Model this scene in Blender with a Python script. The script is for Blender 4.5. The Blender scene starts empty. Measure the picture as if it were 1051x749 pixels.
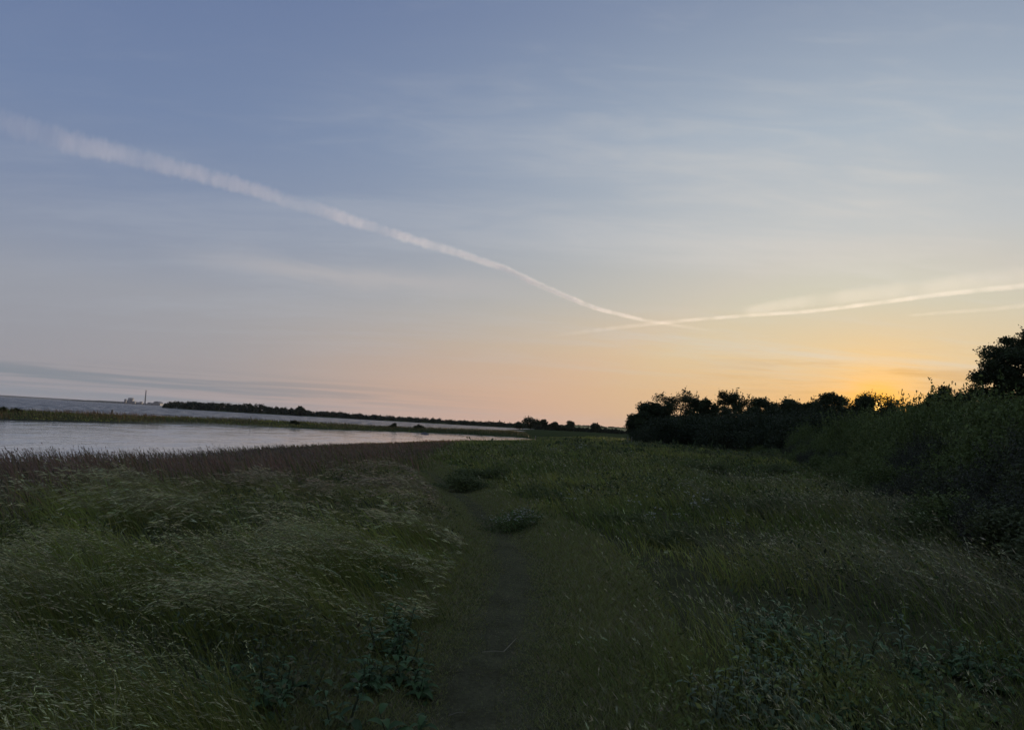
import bpy, math
import numpy as np
from mathutils import Matrix, Vector

# ------------------------------------------------------------------ camera
sc = bpy.context.scene
COL = sc.collection
F, PW, PH = 750.0, 1051.0, 749.0
EYE = np.array([0.0, 0.0, 1.7])
P, R = math.radians(4.67), math.radians(3.15)
_fw = Vector((0, math.cos(P), math.sin(P)))
_r0 = Vector((1, 0, 0)); _u0 = Vector((0, -math.sin(P), math.cos(P)))
_rr = _r0 * math.cos(R) + _u0 * math.sin(R)
_uu = _u0 * math.cos(R) - _r0 * math.sin(R)
cd = bpy.data.cameras.new("camera")
cam = bpy.data.objects.new("camera", cd); COL.objects.link(cam)
_m = Matrix((_rr, _uu, -_fw)).transposed().to_4x4(); _m.translation = Vector(EYE)
cam.matrix_world = _m
cd.sensor_width = 36; cd.lens = 36 * F / PW; cd.clip_start = 0.05; cd.clip_end = 400000
sc.camera = cam

def ray(px, py):
    v = _rr * ((px - PW / 2) / F) + _uu * ((PH / 2 - py) / F) + _fw
    return np.array(v)
def pt(px, py, z=0.0):                      # ground point under a pixel of the photograph
    v = ray(px, py); t = (z - EYE[2]) / v[2]
    return EYE + v * t
def at(px, py, y):                          # point at forward distance y
    v = ray(px, py); return EYE + v * (y / v[1])

# ------------------------------------------------------------------ sky and sun
SUN_EL, SUN_AZ = math.radians(2.75), math.radians(26.7)
SUN = Vector((math.sin(SUN_AZ) * math.cos(SUN_EL), math.cos(SUN_AZ) * math.cos(SUN_EL), math.sin(SUN_EL)))

class NT:
    """small helper for building node trees"""
    def __init__(s, tree): s.t = tree
    def n(s, kind, **kw):
        nd = s.t.nodes.new(kind)
        for k, v in kw.items(): setattr(nd, k, v)
        return nd
    def put(s, sock, v):
        if v is None: return
        if isinstance(v, bpy.types.NodeSocket): s.t.links.new(v, sock)
        else: sock.default_value = v
    def m(s, op, a, b=None, c=None, clamp=False):
        nd = s.n('ShaderNodeMath', operation=op, use_clamp=clamp)
        for i, v in enumerate((a, b, c)): s.put(nd.inputs[i], v)
        return nd.outputs[0]
    def v(s, op, a, b=None):
        nd = s.n('ShaderNodeVectorMath', operation=op)
        s.put(nd.inputs[0], a)
        if b is not None: s.put(nd.inputs[1], b)
        return nd.outputs['Value'] if op in ('DOT_PRODUCT', 'LENGTH', 'DISTANCE') else nd.outputs[0]
    def scale(s, a, f):
        nd = s.n('ShaderNodeVectorMath', operation='SCALE'); s.put(nd.inputs[0], a); s.put(nd.inputs[3], f); return nd.outputs[0]
    def xyz(s, a):
        nd = s.n('ShaderNodeSeparateXYZ'); s.put(nd.inputs[0], a); return nd.outputs[0], nd.outputs[1], nd.outputs[2]
    def comb(s, x, y, z):
        nd = s.n('ShaderNodeCombineXYZ')
        for i, v in enumerate((x, y, z)): s.put(nd.inputs[i], v)
        return nd.outputs[0]
    def ramp(s, f, stops, interp='LINEAR'):
        nd = s.n('ShaderNodeValToRGB'); s.put(nd.inputs[0], f)
        cr = nd.color_ramp; cr.interpolation = interp
        while len(cr.elements) > 1: cr.elements.remove(cr.elements[-1])
        for i, (p, c) in enumerate(stops):
            e = cr.elements[0] if i == 0 else cr.elements.new(p)
            e.position = p
            e.color = (*c, 1) if hasattr(c, '__len__') else (c, c, c, 1)
        return nd.outputs[0]
    def mix(s, f, a, b, blend='MIX'):
        nd = s.n('ShaderNodeMix', data_type='RGBA', blend_type=blend)
        s.put(nd.inputs[0], f); s.put(nd.inputs[6], a); s.put(nd.inputs[7], b)
        return nd.outputs[2]
    def noise(s, vec, scale, detail=4, rough=0.55, dist=0.0):
        nd = s.n('ShaderNodeTexNoise'); s.put(nd.inputs['Vector'], vec)
        nd.inputs['Scale'].default_value = scale; nd.inputs['Detail'].default_value = detail
        nd.inputs['Roughness'].default_value = rough; nd.inputs['Distortion'].default_value = dist
        return nd.outputs[0]
    def step(s, x, a, b):                   # smooth step from a to b
        nd = s.n('ShaderNodeMapRange', interpolation_type='SMOOTHSTEP')
        s.put(nd.inputs[0], x); nd.inputs[1].default_value = a; nd.inputs[2].default_value = b
        return nd.outputs[0]

def lin(r, g, b):
    f = lambda c: (c / 255 / 12.92) if c <= 10 else ((c / 255 + 0.055) / 1.055) ** 2.4
    return (f(r), f(g), f(b))

world = bpy.data.worlds.new("World"); sc.world = world; world.use_nodes = True
wt = NT(world.node_tree); bg = world.node_tree.nodes['Background']
sky = wt.n('ShaderNodeTexSky', sky_type='NISHITA', sun_disc=False)
sky.sun_elevation = SUN_EL; sky.sun_rotation = SUN_AZ
D = wt.v('NORMALIZE', wt.n('ShaderNodeTexCoord').outputs['Generated'])
dx, dy, dz = wt.xyz(D)
el = wt.m('MULTIPLY', wt.m('ARCSINE', dz), 180 / math.pi)                 # elevation in degrees
hl = wt.m('SQRT', wt.m('ADD', wt.m('MULTIPLY', dx, dx), wt.m('MULTIPLY', dy, dy)))
ca = wt.m('DIVIDE', wt.m('ADD', wt.m('MULTIPLY', dx, math.sin(SUN_AZ)), wt.m('MULTIPLY', dy, math.cos(SUN_AZ))), wt.m('MAXIMUM', hl, 1e-4))
daz = wt.m('MULTIPLY', wt.m('ARCCOSINE', wt.m('MINIMUM', wt.m('MAXIMUM', ca, -1.0), 1.0)), 180 / math.pi)
az = wt.m('MULTIPLY', wt.m('ARCTAN2', dx, dy), 180 / math.pi)             # degrees right of straight ahead
sang = wt.m('MULTIPLY', wt.m('ARCCOSINE', wt.m('MINIMUM', wt.v('DOT_PRODUCT', D, tuple(SUN)), 1.0)), 180 / math.pi)
e01 = wt.m('DIVIDE', wt.m('MAXIMUM', el, 0.0), 90.0)
d2 = lambda deg: deg / 90.0
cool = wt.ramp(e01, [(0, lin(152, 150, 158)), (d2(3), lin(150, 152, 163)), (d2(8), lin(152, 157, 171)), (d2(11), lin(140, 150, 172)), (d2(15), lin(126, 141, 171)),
                     (d2(20), lin(114, 133, 169)), (d2(30), lin(103, 122, 162)), (d2(60), lin(122, 140, 172)), (1, lin(134, 149, 178))])  # highest stops raised, above the view, for more light on the ground
warm = wt.ramp(e01, [(0, lin(243, 172, 108)), (d2(3.2), lin(240, 190, 132)), (d2(6), lin(234, 203, 156)), (d2(10), lin(210, 204, 186)),
                     (d2(15), lin(195, 201, 203)), (d2(22), lin(172, 186, 200)), (d2(31), lin(138, 153, 178)), (d2(60), lin(128, 144, 174)), (1, lin(134, 149, 178))])
q = wt.m('DIVIDE', daz, 32.0)
wm = wt.m('EXPONENT', wt.m('MULTIPLY', wt.m('MULTIPLY', q, q), -1.0))
base = wt.mix(wm, cool, warm)
pink = wt.m('MULTIPLY', wt.m('MULTIPLY', wt.step(el, 9.0, 0.5), wt.step(daz, 9.0, 20.0)), wt.step(daz, 50.0, 30.0))
base = wt.mix(wt.m('MULTIPLY', pink, 0.50), base, (*lin(214, 176, 154), 1))
# thin high veil of cirrus, laid out on a plane far overhead
iz = wt.m('ADD', wt.m('MAXIMUM', dz, 0.0), 0.10)
pl = wt.comb(wt.m('DIVIDE', dx, iz), wt.m('DIVIDE', dy, iz), 0.0)
rot = wt.n('ShaderNodeMapping'); wt.put(rot.inputs[0], pl)
rot.inputs[2].default_value = (0, 0, math.radians(-28)); rot.inputs[3].default_value = (0.55, 1.7, 1)
c1 = wt.noise(rot.outputs[0], 0.75, 5, 0.55, 0.9)
c2 = wt.noise(rot.outputs[0], 4.2, 6, 0.62, 0.8)
veil = wt.m('MULTIPLY', wt.step(wt.m('ADD', wt.m('MULTIPLY', c1, 0.7), wt.m('MULTIPLY', c2, 0.3)), 0.43, 0.72), wt.step(el, 1.0, 8.0))
veilcol = wt.mix(wm, (*lin(172, 178, 192), 1), (*lin(216, 213, 208), 1))
base = wt.mix(wt.m('MULTIPLY', veil, wt.m('ADD', 0.26, wt.m('MULTIPLY', wm, 0.40))), base, veilcol)
# low bands of grey stratus over the sea, fading towards the sun
bandv = wt.comb(wt.m('MULTIPLY', az, 0.05), wt.m('MULTIPLY', el, 1.9), 0.0)
b1 = wt.noise(bandv, 1.0, 6, 0.6, 0.45)
band = wt.m('MULTIPLY', wt.step(b1, 0.42, 0.58), wt.m('MULTIPLY', wt.step(el, 3.1, 1.5), wt.step(el, -0.2, 0.5)))
band = wt.m('MULTIPLY', band, wt.step(az, 6.0, -30.0))
base = wt.mix(wt.m('MULTIPLY', band, 0.70), base, (*lin(108, 127, 142), 1))
# one long faint streak of cirrus low on the left
lk = wt.m('SUBTRACT', el, wt.m('ADD', 10.6, wt.m('MULTIPLY', wt.m('ADD', az, 12.0), -0.015)))
ln = wt.noise(wt.comb(wt.m('MULTIPLY', az, 0.12), wt.m('MULTIPLY', el, 0.5), 7.0), 1.0, 6, 0.65, 0.5)
lk = wt.m('ADD', lk, wt.m('MULTIPLY', wt.m('SUBTRACT', ln, 0.5), 2.4))
lstr = wt.m('MULTIPLY', wt.m('EXPONENT', wt.m('MULTIPLY', wt.m('MULTIPLY', lk, lk), -1.4)), wt.m('MULTIPLY', wt.step(az, -29.0, -14.0), wt.step(az, 6.0, -10.0)))
base = wt.mix(wt.m('MULTIPLY', lstr, 0.55), base, (*lin(192, 186, 186), 1))
# thin dusky streaks round the sun
s1 = wt.noise(wt.comb(wt.m('MULTIPLY', az, 0.10), wt.m('MULTIPLY', el, 1.3), 3.0), 1.0, 5, 0.6, 0.3)
streak = wt.m('MULTIPLY', wt.step(s1, 0.46, 0.66), wt.m('MULTIPLY', wt.step(daz, 16.0, 2.0), wt.m('MULTIPLY', wt.step(el, 7.5, 5.0), wt.step(el, 2.4, 4.2))))
base = wt.mix(wt.m('MULTIPLY', streak, 0.5), base, (*lin(205, 160, 110), 1))
# aureole of the low sun
g1 = wt.m('EXPONENT', wt.m('MULTIPLY', sang, -1 / 2.0))
g2 = wt.m('EXPONENT', wt.m('MULTIPLY', wt.m('MULTIPLY', sang, sang), -1 / 0.10))
glow = wt.v('ADD', wt.scale((0.66, 0.08, -0.36), g1), wt.scale((6.0, 3.6, 1.2), g2))
base = wt.v('MAXIMUM', wt.v('ADD', base, glow), (0.0, 0.0, 0.0))
# the physical sky, held below its burnt-out core
nis = wt.v('MINIMUM', wt.scale(sky.outputs[0], 0.10), (0.9, 0.75, 0.5))
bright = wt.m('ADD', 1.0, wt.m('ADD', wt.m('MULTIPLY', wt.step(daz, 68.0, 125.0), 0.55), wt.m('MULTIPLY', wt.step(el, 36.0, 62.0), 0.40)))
base = wt.scale(base, bright)                                              # added brightness in the unseen sky overhead and behind, to light the ground
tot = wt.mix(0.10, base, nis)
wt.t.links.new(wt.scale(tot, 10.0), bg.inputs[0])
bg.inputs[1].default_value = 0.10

sd = bpy.data.lights.new("sun", 'SUN'); sd.energy = 3.0; sd.angle = math.radians(0.5); sd.color = (1.0, 0.78, 0.55)
so = bpy.data.objects.new("sun", sd); COL.objects.link(so)
so.rotation_euler = (-SUN).to_track_quat('-Z', 'Y').to_euler()
sc.view_settings.view_transform = 'Standard'; sc.view_settings.look = 'None'
sc.view_settings.exposure = 0; sc.view_settings.gamma = 1
sc.cycles.use_denoising = True
sc.cycles.max_bounces = 6; sc.cycles.volume_bounces = 3; sc.cycles.transparent_max_bounces = 16

# ------------------------------------------------------------------ helpers
def tag(o, label=None, cat=None, group=None, kind=None):
    if label: o['label'] = label
    if cat: o['category'] = cat
    if group: o['group'] = group
    if kind: o['kind'] = kind
    return o
def empty(name, loc, rz=0.0, s=1.0):
    o = bpy.data.objects.new(name, None); COL.objects.link(o)
    o.location = loc; o.rotation_euler = (0, 0, rz); o.scale = (s, s, s) if not hasattr(s, '__len__') else s
    return o
def mk(name, V, faces, mat, cols=None, parent=None, smooth=False):
    """V (n,3); faces: list of int arrays (k,3) or (k,4)"""
    faces = [f for f in faces if len(f)]
    me = bpy.data.meshes.new(name)
    V = np.ascontiguousarray(V, np.float32)
    me.vertices.add(len(V)); me.vertices.foreach_set('co', V.ravel())
    li = np.concatenate([f.ravel() for f in faces]).astype(np.int32)
    sz = np.concatenate([np.full(len(f), f.shape[1], np.int32) for f in faces])
    st = np.concatenate([[0], np.cumsum(sz)[:-1]]).astype(np.int32)
    me.loops.add(len(li)); me.loops.foreach_set('vertex_index', li)
    me.polygons.add(len(sz)); me.polygons.foreach_set('loop_start', st)
    if smooth: me.polygons.foreach_set('use_smooth', np.ones(len(sz), bool))
    me.update(calc_edges=True)
    if cols is not None:
        a = me.color_attributes.new('Col', 'FLOAT_COLOR', 'POINT')
        c4 = np.ones((len(V), 4), np.float32); c4[:, :3] = cols
        a.data.foreach_set('color', c4.ravel())
    me.materials.append(mat)
    o = bpy.data.objects.new(name, me); COL.objects.link(o)
    if parent is not None: o.parent = parent
    return o
def copy_tree(o, parent=None):
    c = o.copy(); COL.objects.link(c)
    if parent is not None: c.parent = parent
    for ch in list(o.children): copy_tree(ch, c)
    return c
class Acc:
    """collects geometry for one mesh"""
    def __init__(s): s.V = []; s.F3 = []; s.F4 = []; s.C = []; s.n = 0
    def add(s, V, F, C=None):
        F = np.asarray(F); V = np.asarray(V, float)
        (s.F3 if F.shape[1] == 3 else s.F4).append(F + s.n); s.V.append(V)
        C = np.ones((len(V), 3)) if C is None else np.broadcast_to(np.asarray(C, float), (len(V), 3))
        s.C.append(C); s.n += len(V)
    def build(s, name, mat, parent=None, smooth=False):
        fs = [np.concatenate(x) for x in (s.F3, s.F4) if x]
        return mk(name, np.concatenate(s.V), fs, mat, np.concatenate(s.C), parent, smooth)
def tube(pts, rad, seg=6):
    pts = np.asarray(pts, float); n = len(pts); rad = np.broadcast_to(rad, n)
    T = np.gradient(pts, axis=0); T /= np.linalg.norm(T, axis=1, keepdims=True) + 1e-9
    up = np.where(np.abs(T[:, 2:3]) > 0.9, [[1.0, 0, 0]], [[0, 0, 1.0]])
    A = np.cross(T, up); A /= np.linalg.norm(A, axis=1, keepdims=True) + 1e-9
    B = np.cross(T, A)
    th = np.linspace(0, 2 * np.pi, seg, endpoint=False)
    V = (pts[:, None] + rad[:, None, None] * (np.cos(th)[None, :, None] * A[:, None] + np.sin(th)[None, :, None] * B[:, None])).reshape(-1, 3)
    i, j = np.meshgrid(np.arange(n - 1), np.arange(seg), indexing='ij'); k = (j + 1) % seg
    F_ = np.stack([i * seg + j, i * seg + k, (i + 1) * seg + k, (i + 1) * seg + j], -1).reshape(-1, 4)
    return V, F_
def box(c, s, rz=0.0):
    v = np.array([[x, y, z] for x in (-.5, .5) for y in (-.5, .5) for z in (0, 1)], float) * s
    ca_, sa_ = math.cos(rz), math.sin(rz)
    v = np.stack([v[:, 0] * ca_ - v[:, 1] * sa_, v[:, 0] * sa_ + v[:, 1] * ca_, v[:, 2]], 1) + np.asarray(c)
    return v, np.array([[0, 1, 3, 2], [4, 6, 7, 5], [0, 4, 5, 1], [2, 3, 7, 6], [0, 2, 6, 4], [1, 5, 7, 3]])

# value noise in the plane, for the lie of the land and the patchiness of the grass
_vr = np.random.default_rng(5).random((256, 256))
def vnoise(x, y):
    xi = np.floor(x).astype(int); yi = np.floor(y).astype(int)
    fx = x - xi; fy = y - yi; fx = fx * fx * (3 - 2 * fx); fy = fy * fy * (3 - 2 * fy)
    g = lambda a, b: _vr[a & 255, b & 255]
    return (g(xi, yi) * (1 - fx) + g(xi + 1, yi) * fx) * (1 - fy) + (g(xi, yi + 1) * (1 - fx) + g(xi + 1, yi + 1) * fx) * fy
def fbm(x, y, s, o=3):
    r = 0; a = 1; t = 0
    for k in range(o):
        r = r + a * vnoise(x / s + 17.3 * k, y / s - 9.1 * k); t += a; a *= 0.5; s *= 0.5
    return r / t
def sstep(x, a, b):
    t = np.clip((x - a) / (b - a), 0, 1); return t * t * (3 - 2 * t)
def poly_sd(x, y, poly):                    # signed distance, positive inside
    poly = np.asarray(poly, float); best = np.full(np.shape(x), 1e18); ins = np.zeros(np.shape(x), bool)
    for i in range(len(poly)):
        ax, ay = poly[i - 1]; bx, by = poly[i]
        ex, ey = bx - ax, by - ay
        t = np.clip(((x - ax) * ex + (y - ay) * ey) / (ex * ex + ey * ey), 0, 1)
        best = np.minimum(best, (x - ax - t * ex) ** 2 + (y - ay - t * ey) ** 2)
        c = ((ay > y) != (by > y))
        ins ^= c & (x < (bx - ax) * (y - ay) / (by - ay + 1e-12) + ax)
    d = np.sqrt(best); return np.where(ins, d, -d)
def line_d(x, y, L):
    best = np.full(np.shape(x), 1e18)
    for i in range(len(L) - 1):
        ax, ay = L[i]; bx, by = L[i + 1]; ex, ey = bx - ax, by - ay
        t = np.clip(((x - ax) * ex + (y - ay) * ey) / (ex * ex + ey * ey), 0, 1)
        best = np.minimum(best, (x - ax - t * ex) ** 2 + (y - ay - t * ey) ** 2)
    return np.sqrt(best)

# ------------------------------------------------------------------ the lie of the land
WATER = -0.8
SHORE = [(-70, -10), (-40, 8), (-25, 19), (-18, 25), (-16.4, 29), (-15.5, 36), (-16, 52), (-13.8, 62), (-10.5, 80), (-7.5, 93), (1, 104), (8, 128)]
SPIT_NEAR = [(2, 151), (-8, 151), (-14, 148), (-19, 145), (-28, 127), (-38, 114), (-45, 104), (-54, 78), (-75, 60), (-120, 38), (-260, -20)]
SPIT_FAR = [(-270, 10), (-130, 62), (-92, 82), (-70, 100), (-62, 122), (-46, 142), (-30, 162), (-12, 180), (-4, 215), (4, 280), (8, 330), (0, 368), (4, 400), (40, 560)]
LAND = [(-90, -80)] + SHORE + SPIT_NEAR + SPIT_FAR + [(30, 700), (300, 1100), (6000, 3000), (6000, -3000), (-90, -3000)]
HEADLAND = [(-372, 770), (-345, 745), (-300, 690), (-240, 660), (-170, 640), (-110, 625), (-50, 610), (10, 590), (60, 560), (200, 900), (0, 960), (-200, 930), (-330, 860), (-375, 800)]
BANK = [(7.0, 2.0), (7.4, 9.0), (7.9, 12.0), (9.5, 16.5), (12.0, 23.0), (15.5, 34.0), (19.0, 48.0), (24.0, 66.0), (28.0, 86.0), (30, 110)]
PATH = [tuple(pt(a, b)[:2]) for a, b in ((488, 1000), (487, 745), (496, 690), (515, 640), (527, 600), (529, 572), (516, 548), (497, 528), (482, 512), (462, 497), (441, 484), (425, 475), (412, 468))]
def bank_side(x, y):                        # metres to the right of the front of the scrub
    b = np.array(BANK); return x - np.interp(y, b[:, 1], b[:, 0])
def path_side(x, y):
    b = np.array(PATH); return x - np.interp(y, b[:, 1], b[:, 0])
def zland(x, y):
    x = np.asarray(x, float); y = np.asarray(y, float)
    s1_ = poly_sd(x, y, LAND); s2_ = poly_sd(x, y, HEADLAND)
    wig = (fbm(x, y, 7.0) - 0.5) * 3.0 + (fbm(x + 50, y, 1.6) - 0.5) * 0.8
    sd_ = s1_ + wig * np.clip(np.hypot(x, y) / 25, 0, 1)
    z = WATER + np.where(sd_ > 0, 0.8 * sstep(sd_, -4, 15) - 0.8 * float(sstep(0.0, -4, 15)) * (1 - sstep(sd_, 0, 12)), np.maximum(sd_ * 0.12, -1.2))
    z = z + 0.45 * sstep(bank_side(x, y), -2, 14) * sstep(y, 200, 120)
    z = z + 0.10 * (fbm(x, y, 4.0) - 0.5) * sstep(sd_, 2, 8) + 0.18 * (fbm(x + 9, y, 14.0) - 0.5) * sstep(sd_, 4, 14)
    z = z + 3.9 * sstep(y, 400, 600) * sstep(x, 5, 60)
    z = np.maximum(z, WATER + np.where(s2_ > 0, 1.5 * sstep(s2_, -2, 40), -5.0))
    dp = line_d(x, y, PATH)
    return z - 0.07 * sstep(dp, 0.7, 0.2)

# ------------------------------------------------------------------ materials
def mat_new(name):
    m_ = bpy.data.materials.new(name); m_.use_nodes = True
    t = NT(m_.node_tree); return m_, t, m_.node_tree.nodes['Principled BSDF']
def leaf_mat(name, trans=0.35, rough=0.6, var=0.35):
    m_, t, b = mat_new(name)
    col = t.n('ShaderNodeAttribute', attribute_name='Col').outputs['Color']
    nz = t.noise(t.n('ShaderNodeNewGeometry').outputs['Position'], 0.9, 3)
    col = t.mix(var, col, t.mix(nz, (0.35, 0.4, 0.3, 1), (1.0, 0.95, 0.75, 1)), 'MULTIPLY')
    t.put(b.inputs['Base Color'], col); b.inputs['Roughness'].default_value = rough
    b.inputs['Specular IOR Level'].default_value = 0.08
    tr = t.n('ShaderNodeBsdfTranslucent'); t.put(tr.inputs[0], col)
    mx = t.n('ShaderNodeMixShader'); mx.inputs[0].default_value = trans
    t.t.links.new(b.outputs[0], mx.inputs[1]); t.t.links.new(tr.outputs[0], mx.inputs[2])
    t.t.links.new(mx.outputs[0], m_.node_tree.nodes['Material Output'].inputs[0])
    return m_
def plain_mat(name, c, rough=0.8, scale=3.0, var=0.35, bump=0.3):
    m_, t, b = mat_new(name)
    co = t.n('ShaderNodeTexCoord').outputs['Object']
    nz = t.noise(co, scale, 6, 0.6)
    t.put(b.inputs['Base Color'], t.mix(nz, tuple(x * (1 - var) for x in c) + (1,), tuple(min(1, x * (1 + var)) for x in c) + (1,)))
    b.inputs['Roughness'].default_value = rough
    bp = t.n('ShaderNodeBump'); bp.inputs['Strength'].default_value = bump; t.put(bp.inputs['Height'], nz)
    t.t.links.new(bp.outputs[0], b.inputs['Normal'])
    return m_
M_grass = leaf_mat('grass_blades', 0.30, 0.55)
M_leaf = leaf_mat('shrub_leaves', 0.25, 0.5)
M_far = leaf_mat('far_leaves', 0.1, 0.8)
M_bark = plain_mat('bark', (0.045, 0.036, 0.028), 0.9, 14.0)
M_white = leaf_mat('petals', 0.3, 0.6, 0.1)
M_wood = plain_mat('weathered_wood', (0.12, 0.11, 0.09), 0.85, 20.0)
M_conc = plain_mat('concrete', (0.06, 0.06, 0.062), 0.9, 0.05, 0.2)
M_clad = plain_mat('cladding', (0.05, 0.053, 0.06), 0.6, 0.04, 0.2)
M_glassdark = plain_mat('dark_glazing', (0.04, 0.05, 0.06), 0.2, 0.2, 0.2, 0.0)

# ground: soil, moss and thatch; sand along the spit
m_, t, b = mat_new('ground_soil'); M_ground = m_
pos = t.n('ShaderNodeNewGeometry').outputs['Position']
col = t.n('ShaderNodeAttribute', attribute_name='Col').outputs['Color']
n1 = t.noise(pos, 2.2, 8, 0.65); n2 = t.noise(pos, 28.0, 6, 0.7)
col = t.mix(0.85, col, t.ramp(n1, [(0.25, (0.45, 0.42, 0.36)), (0.5, (0.9, 0.9, 0.85)), (0.8, (1.5, 1.45, 1.25))]), 'MULTIPLY')
col = t.mix(0.8, col, t.ramp(n2, [(0.3, (0.5, 0.5, 0.5)), (0.7, (1.4, 1.4, 1.35))]), 'MULTIPLY')
t.put(b.inputs['Base Color'], col); b.inputs['Roughness'].default_value = 0.95; b.inputs['Specular IOR Level'].default_value = 0.0
bp = t.n('ShaderNodeBump'); bp.inputs['Strength'].default_value = 0.8; bp.inputs['Distance'].default_value = 0.03
t.put(bp.inputs['Height'], t.m('ADD', n1, t.m('MULTIPLY', n2, 0.5))); t.t.links.new(bp.outputs[0], b.inputs['Normal'])

def water_mat(name, c, rough, s, amp, ior):
    m_, t, b = mat_new(name)
    pos = t.n('ShaderNodeNewGeometry').outputs['Position']
    mp = t.n('ShaderNodeMapping'); t.put(mp.inputs[0], pos); mp.inputs[2].default_value = (0, 0, math.radians(25)); mp.inputs[3].default_value = (1.0, 0.55, 1)
    h = t.m('ADD', t.noise(mp.outputs[0], s, 3, 0.6, 0.4), t.m('MULTIPLY', t.noise(mp.outputs[0], s * 0.17, 3, 0.5), 1.6))
    b.inputs['Base Color'].default_value = (*c, 1); b.inputs['IOR'].default_value = ior
    t.put(b.inputs['Roughness'], t.m('MULTIPLY', rough, t.m('ADD', 0.35, t.m('MULTIPLY', t.step(t.noise(mp.outputs[0], 0.35, 4, 0.65), 0.40, 0.62), 1.6))))
    bp = t.n('ShaderNodeBump'); bp.inputs['Strength'].default_value = 1.0; bp.inputs['Distance'].default_value = amp
    t.put(bp.inputs['Height'], h); t.t.links.new(bp.outputs[0], b.inputs['Normal'])
    return m_
M_lagoon = water_mat('lagoon_water', (0.24, 0.255, 0.26), 0.08, 1.3, 0.040, 2.4)
M_sea = water_mat('sea_water', (0.02, 0.03, 0.04), 0.40, 0.25, 0.9, 1.33)

# ------------------------------------------------------------------ ground sheet
_near = np.radians(np.linspace(-48, 48, 560)); _rest = np.radians(np.linspace(48, 312, 100))[1:-1]
ang = np.concatenate([_near, _rest])
rad = np.concatenate([np.geomspace(0.6, 60, 230), np.geomspace(60, 400, 130)[1:], np.geomspace(400, 6000, 60)[1:]])
AA, RR = np.meshgrid(ang, rad)
GX, GY = np.sin(AA) * RR, np.cos(AA) * RR
GZ = zland(GX, GY)
def ground_col(x, y, z):
    sdl = poly_sd(x, y, LAND)
    c = np.empty(x.shape + (3,)); c[:] = (0.054, 0.054, 0.027)
    mud = sstep(z, WATER + 0.25, WATER)[..., None]
    c = c * (1 - mud) + np.array((0.05, 0.045, 0.038)) * mud
    far = sstep(y, 60, 140)[..., None]
    c = c * (1 - far) + np.array((0.045, 0.055, 0.024)) * far
    dpc = line_d(x, y, PATH); tr = sstep(dpc + 0.5 * (fbm(x + 3, y + 2, 0.5, 3) - 0.5), 0.50, 0.12)[..., None]
    c = c * (1 - tr) + np.array((0.066, 0.062, 0.036)) * tr
    # pale sand showing at the water's edge half way along the spit
    u = np.array([-47.0, 100.0]); sand = np.exp(-((x + 42) ** 2 / 60 + (y - 107) ** 2 / 120)) * sstep(z, WATER + 0.45, WATER + 0.1)
    c = c * (1 - sand[..., None]) + np.array((0.28, 0.24, 0.19)) * sand[..., None]
    # fields on the rise
    fl = sstep(y, 470, 500) * sstep(x, 20, 40)
    patch = np.where(vnoise(x / 45 + 3.3, y / 60) > 0.52, 1.0, 0.25)
    c = c * (1 - fl[..., None]) + (np.array((0.30, 0.26, 0.13)) * patch[..., None] + np.array((0.04, 0.06, 0.02)) * (1 - patch[..., None])) * fl[..., None]
    return c
nr, na = GX.shape
idx = np.arange(nr * na).reshape(nr, na)
q4 = np.stack([idx[:-1], np.roll(idx[:-1], -1, 1), np.roll(idx[1:], -1, 1), idx[1:]], -1).reshape(-1, 4)[:, ::-1]
GV = np.stack([GX, GY, GZ], -1).reshape(-1, 3)
cen = np.array([[0, 0, float(zland(np.array([0.0]), np.array([0.0]))[0])]])
fan = np.stack([np.full(na, nr * na), np.roll(idx[0], -1), idx[0]], -1)[:, ::-1]
gc = np.concatenate([ground_col(GX, GY, GZ).reshape(-1, 3), [[0.045, 0.042, 0.026]]])
tag(mk('ground', np.concatenate([GV, cen]), [q4, fan], M_ground, gc, smooth=True), kind='structure')

# trodden path
pl_ = np.array(PATH); tt = np.concatenate([[0], np.cumsum(np.hypot(*np.diff(pl_, axis=0).T))])
ts = np.linspace(0, tt[-1], 160)
cx = np.interp(ts, tt, pl_[:, 0]); cy = np.interp(ts, tt, pl_[:, 1])
for _ in range(6):
    cx[1:-1] = (cx[:-2] + 2 * cx[1:-1] + cx[2:]) / 4; cy[1:-1] = (cy[:-2] + 2 * cy[1:-1] + cy[2:]) / 4
tx, ty = np.gradient(cx), np.gradient(cy); tl = np.hypot(tx, ty); nx, ny = ty / tl, -tx / tl
us = np.linspace(-1, 1, 15)
hw = 0.17 + 0.30 * (fbm(ts, ts * 0, 0.7) - 0.5)
hw2 = 0.17 + 0.30 * (fbm(ts + 40, ts * 0 + 7, 0.6) - 0.5)
W_ = np.where(us[None] < 0, hw[:, None], hw2[:, None]) * us[None]
px_ = cx[:, None] + nx[:, None] * W_; py_ = cy[:, None] + ny[:, None] * W_
pz_ = zland(px_, py_) + 0.006 - 0.02 * (np.abs(us)[None] > 0.97)
pi = np.arange(px_.size).reshape(px_.shape)
pq = np.stack([pi[:-1, :-1], pi[:-1, 1:], pi[1:, 1:], pi[1:, :-1]], -1).reshape(-1, 4)
pc = np.empty((px_.size, 3)); pc[:] = (0.066, 0.062, 0.036)
tag(mk('path', np.stack([px_, py_, pz_], -1).reshape(-1, 3), [pq], M_ground, pc, smooth=True), kind='structure')

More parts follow.
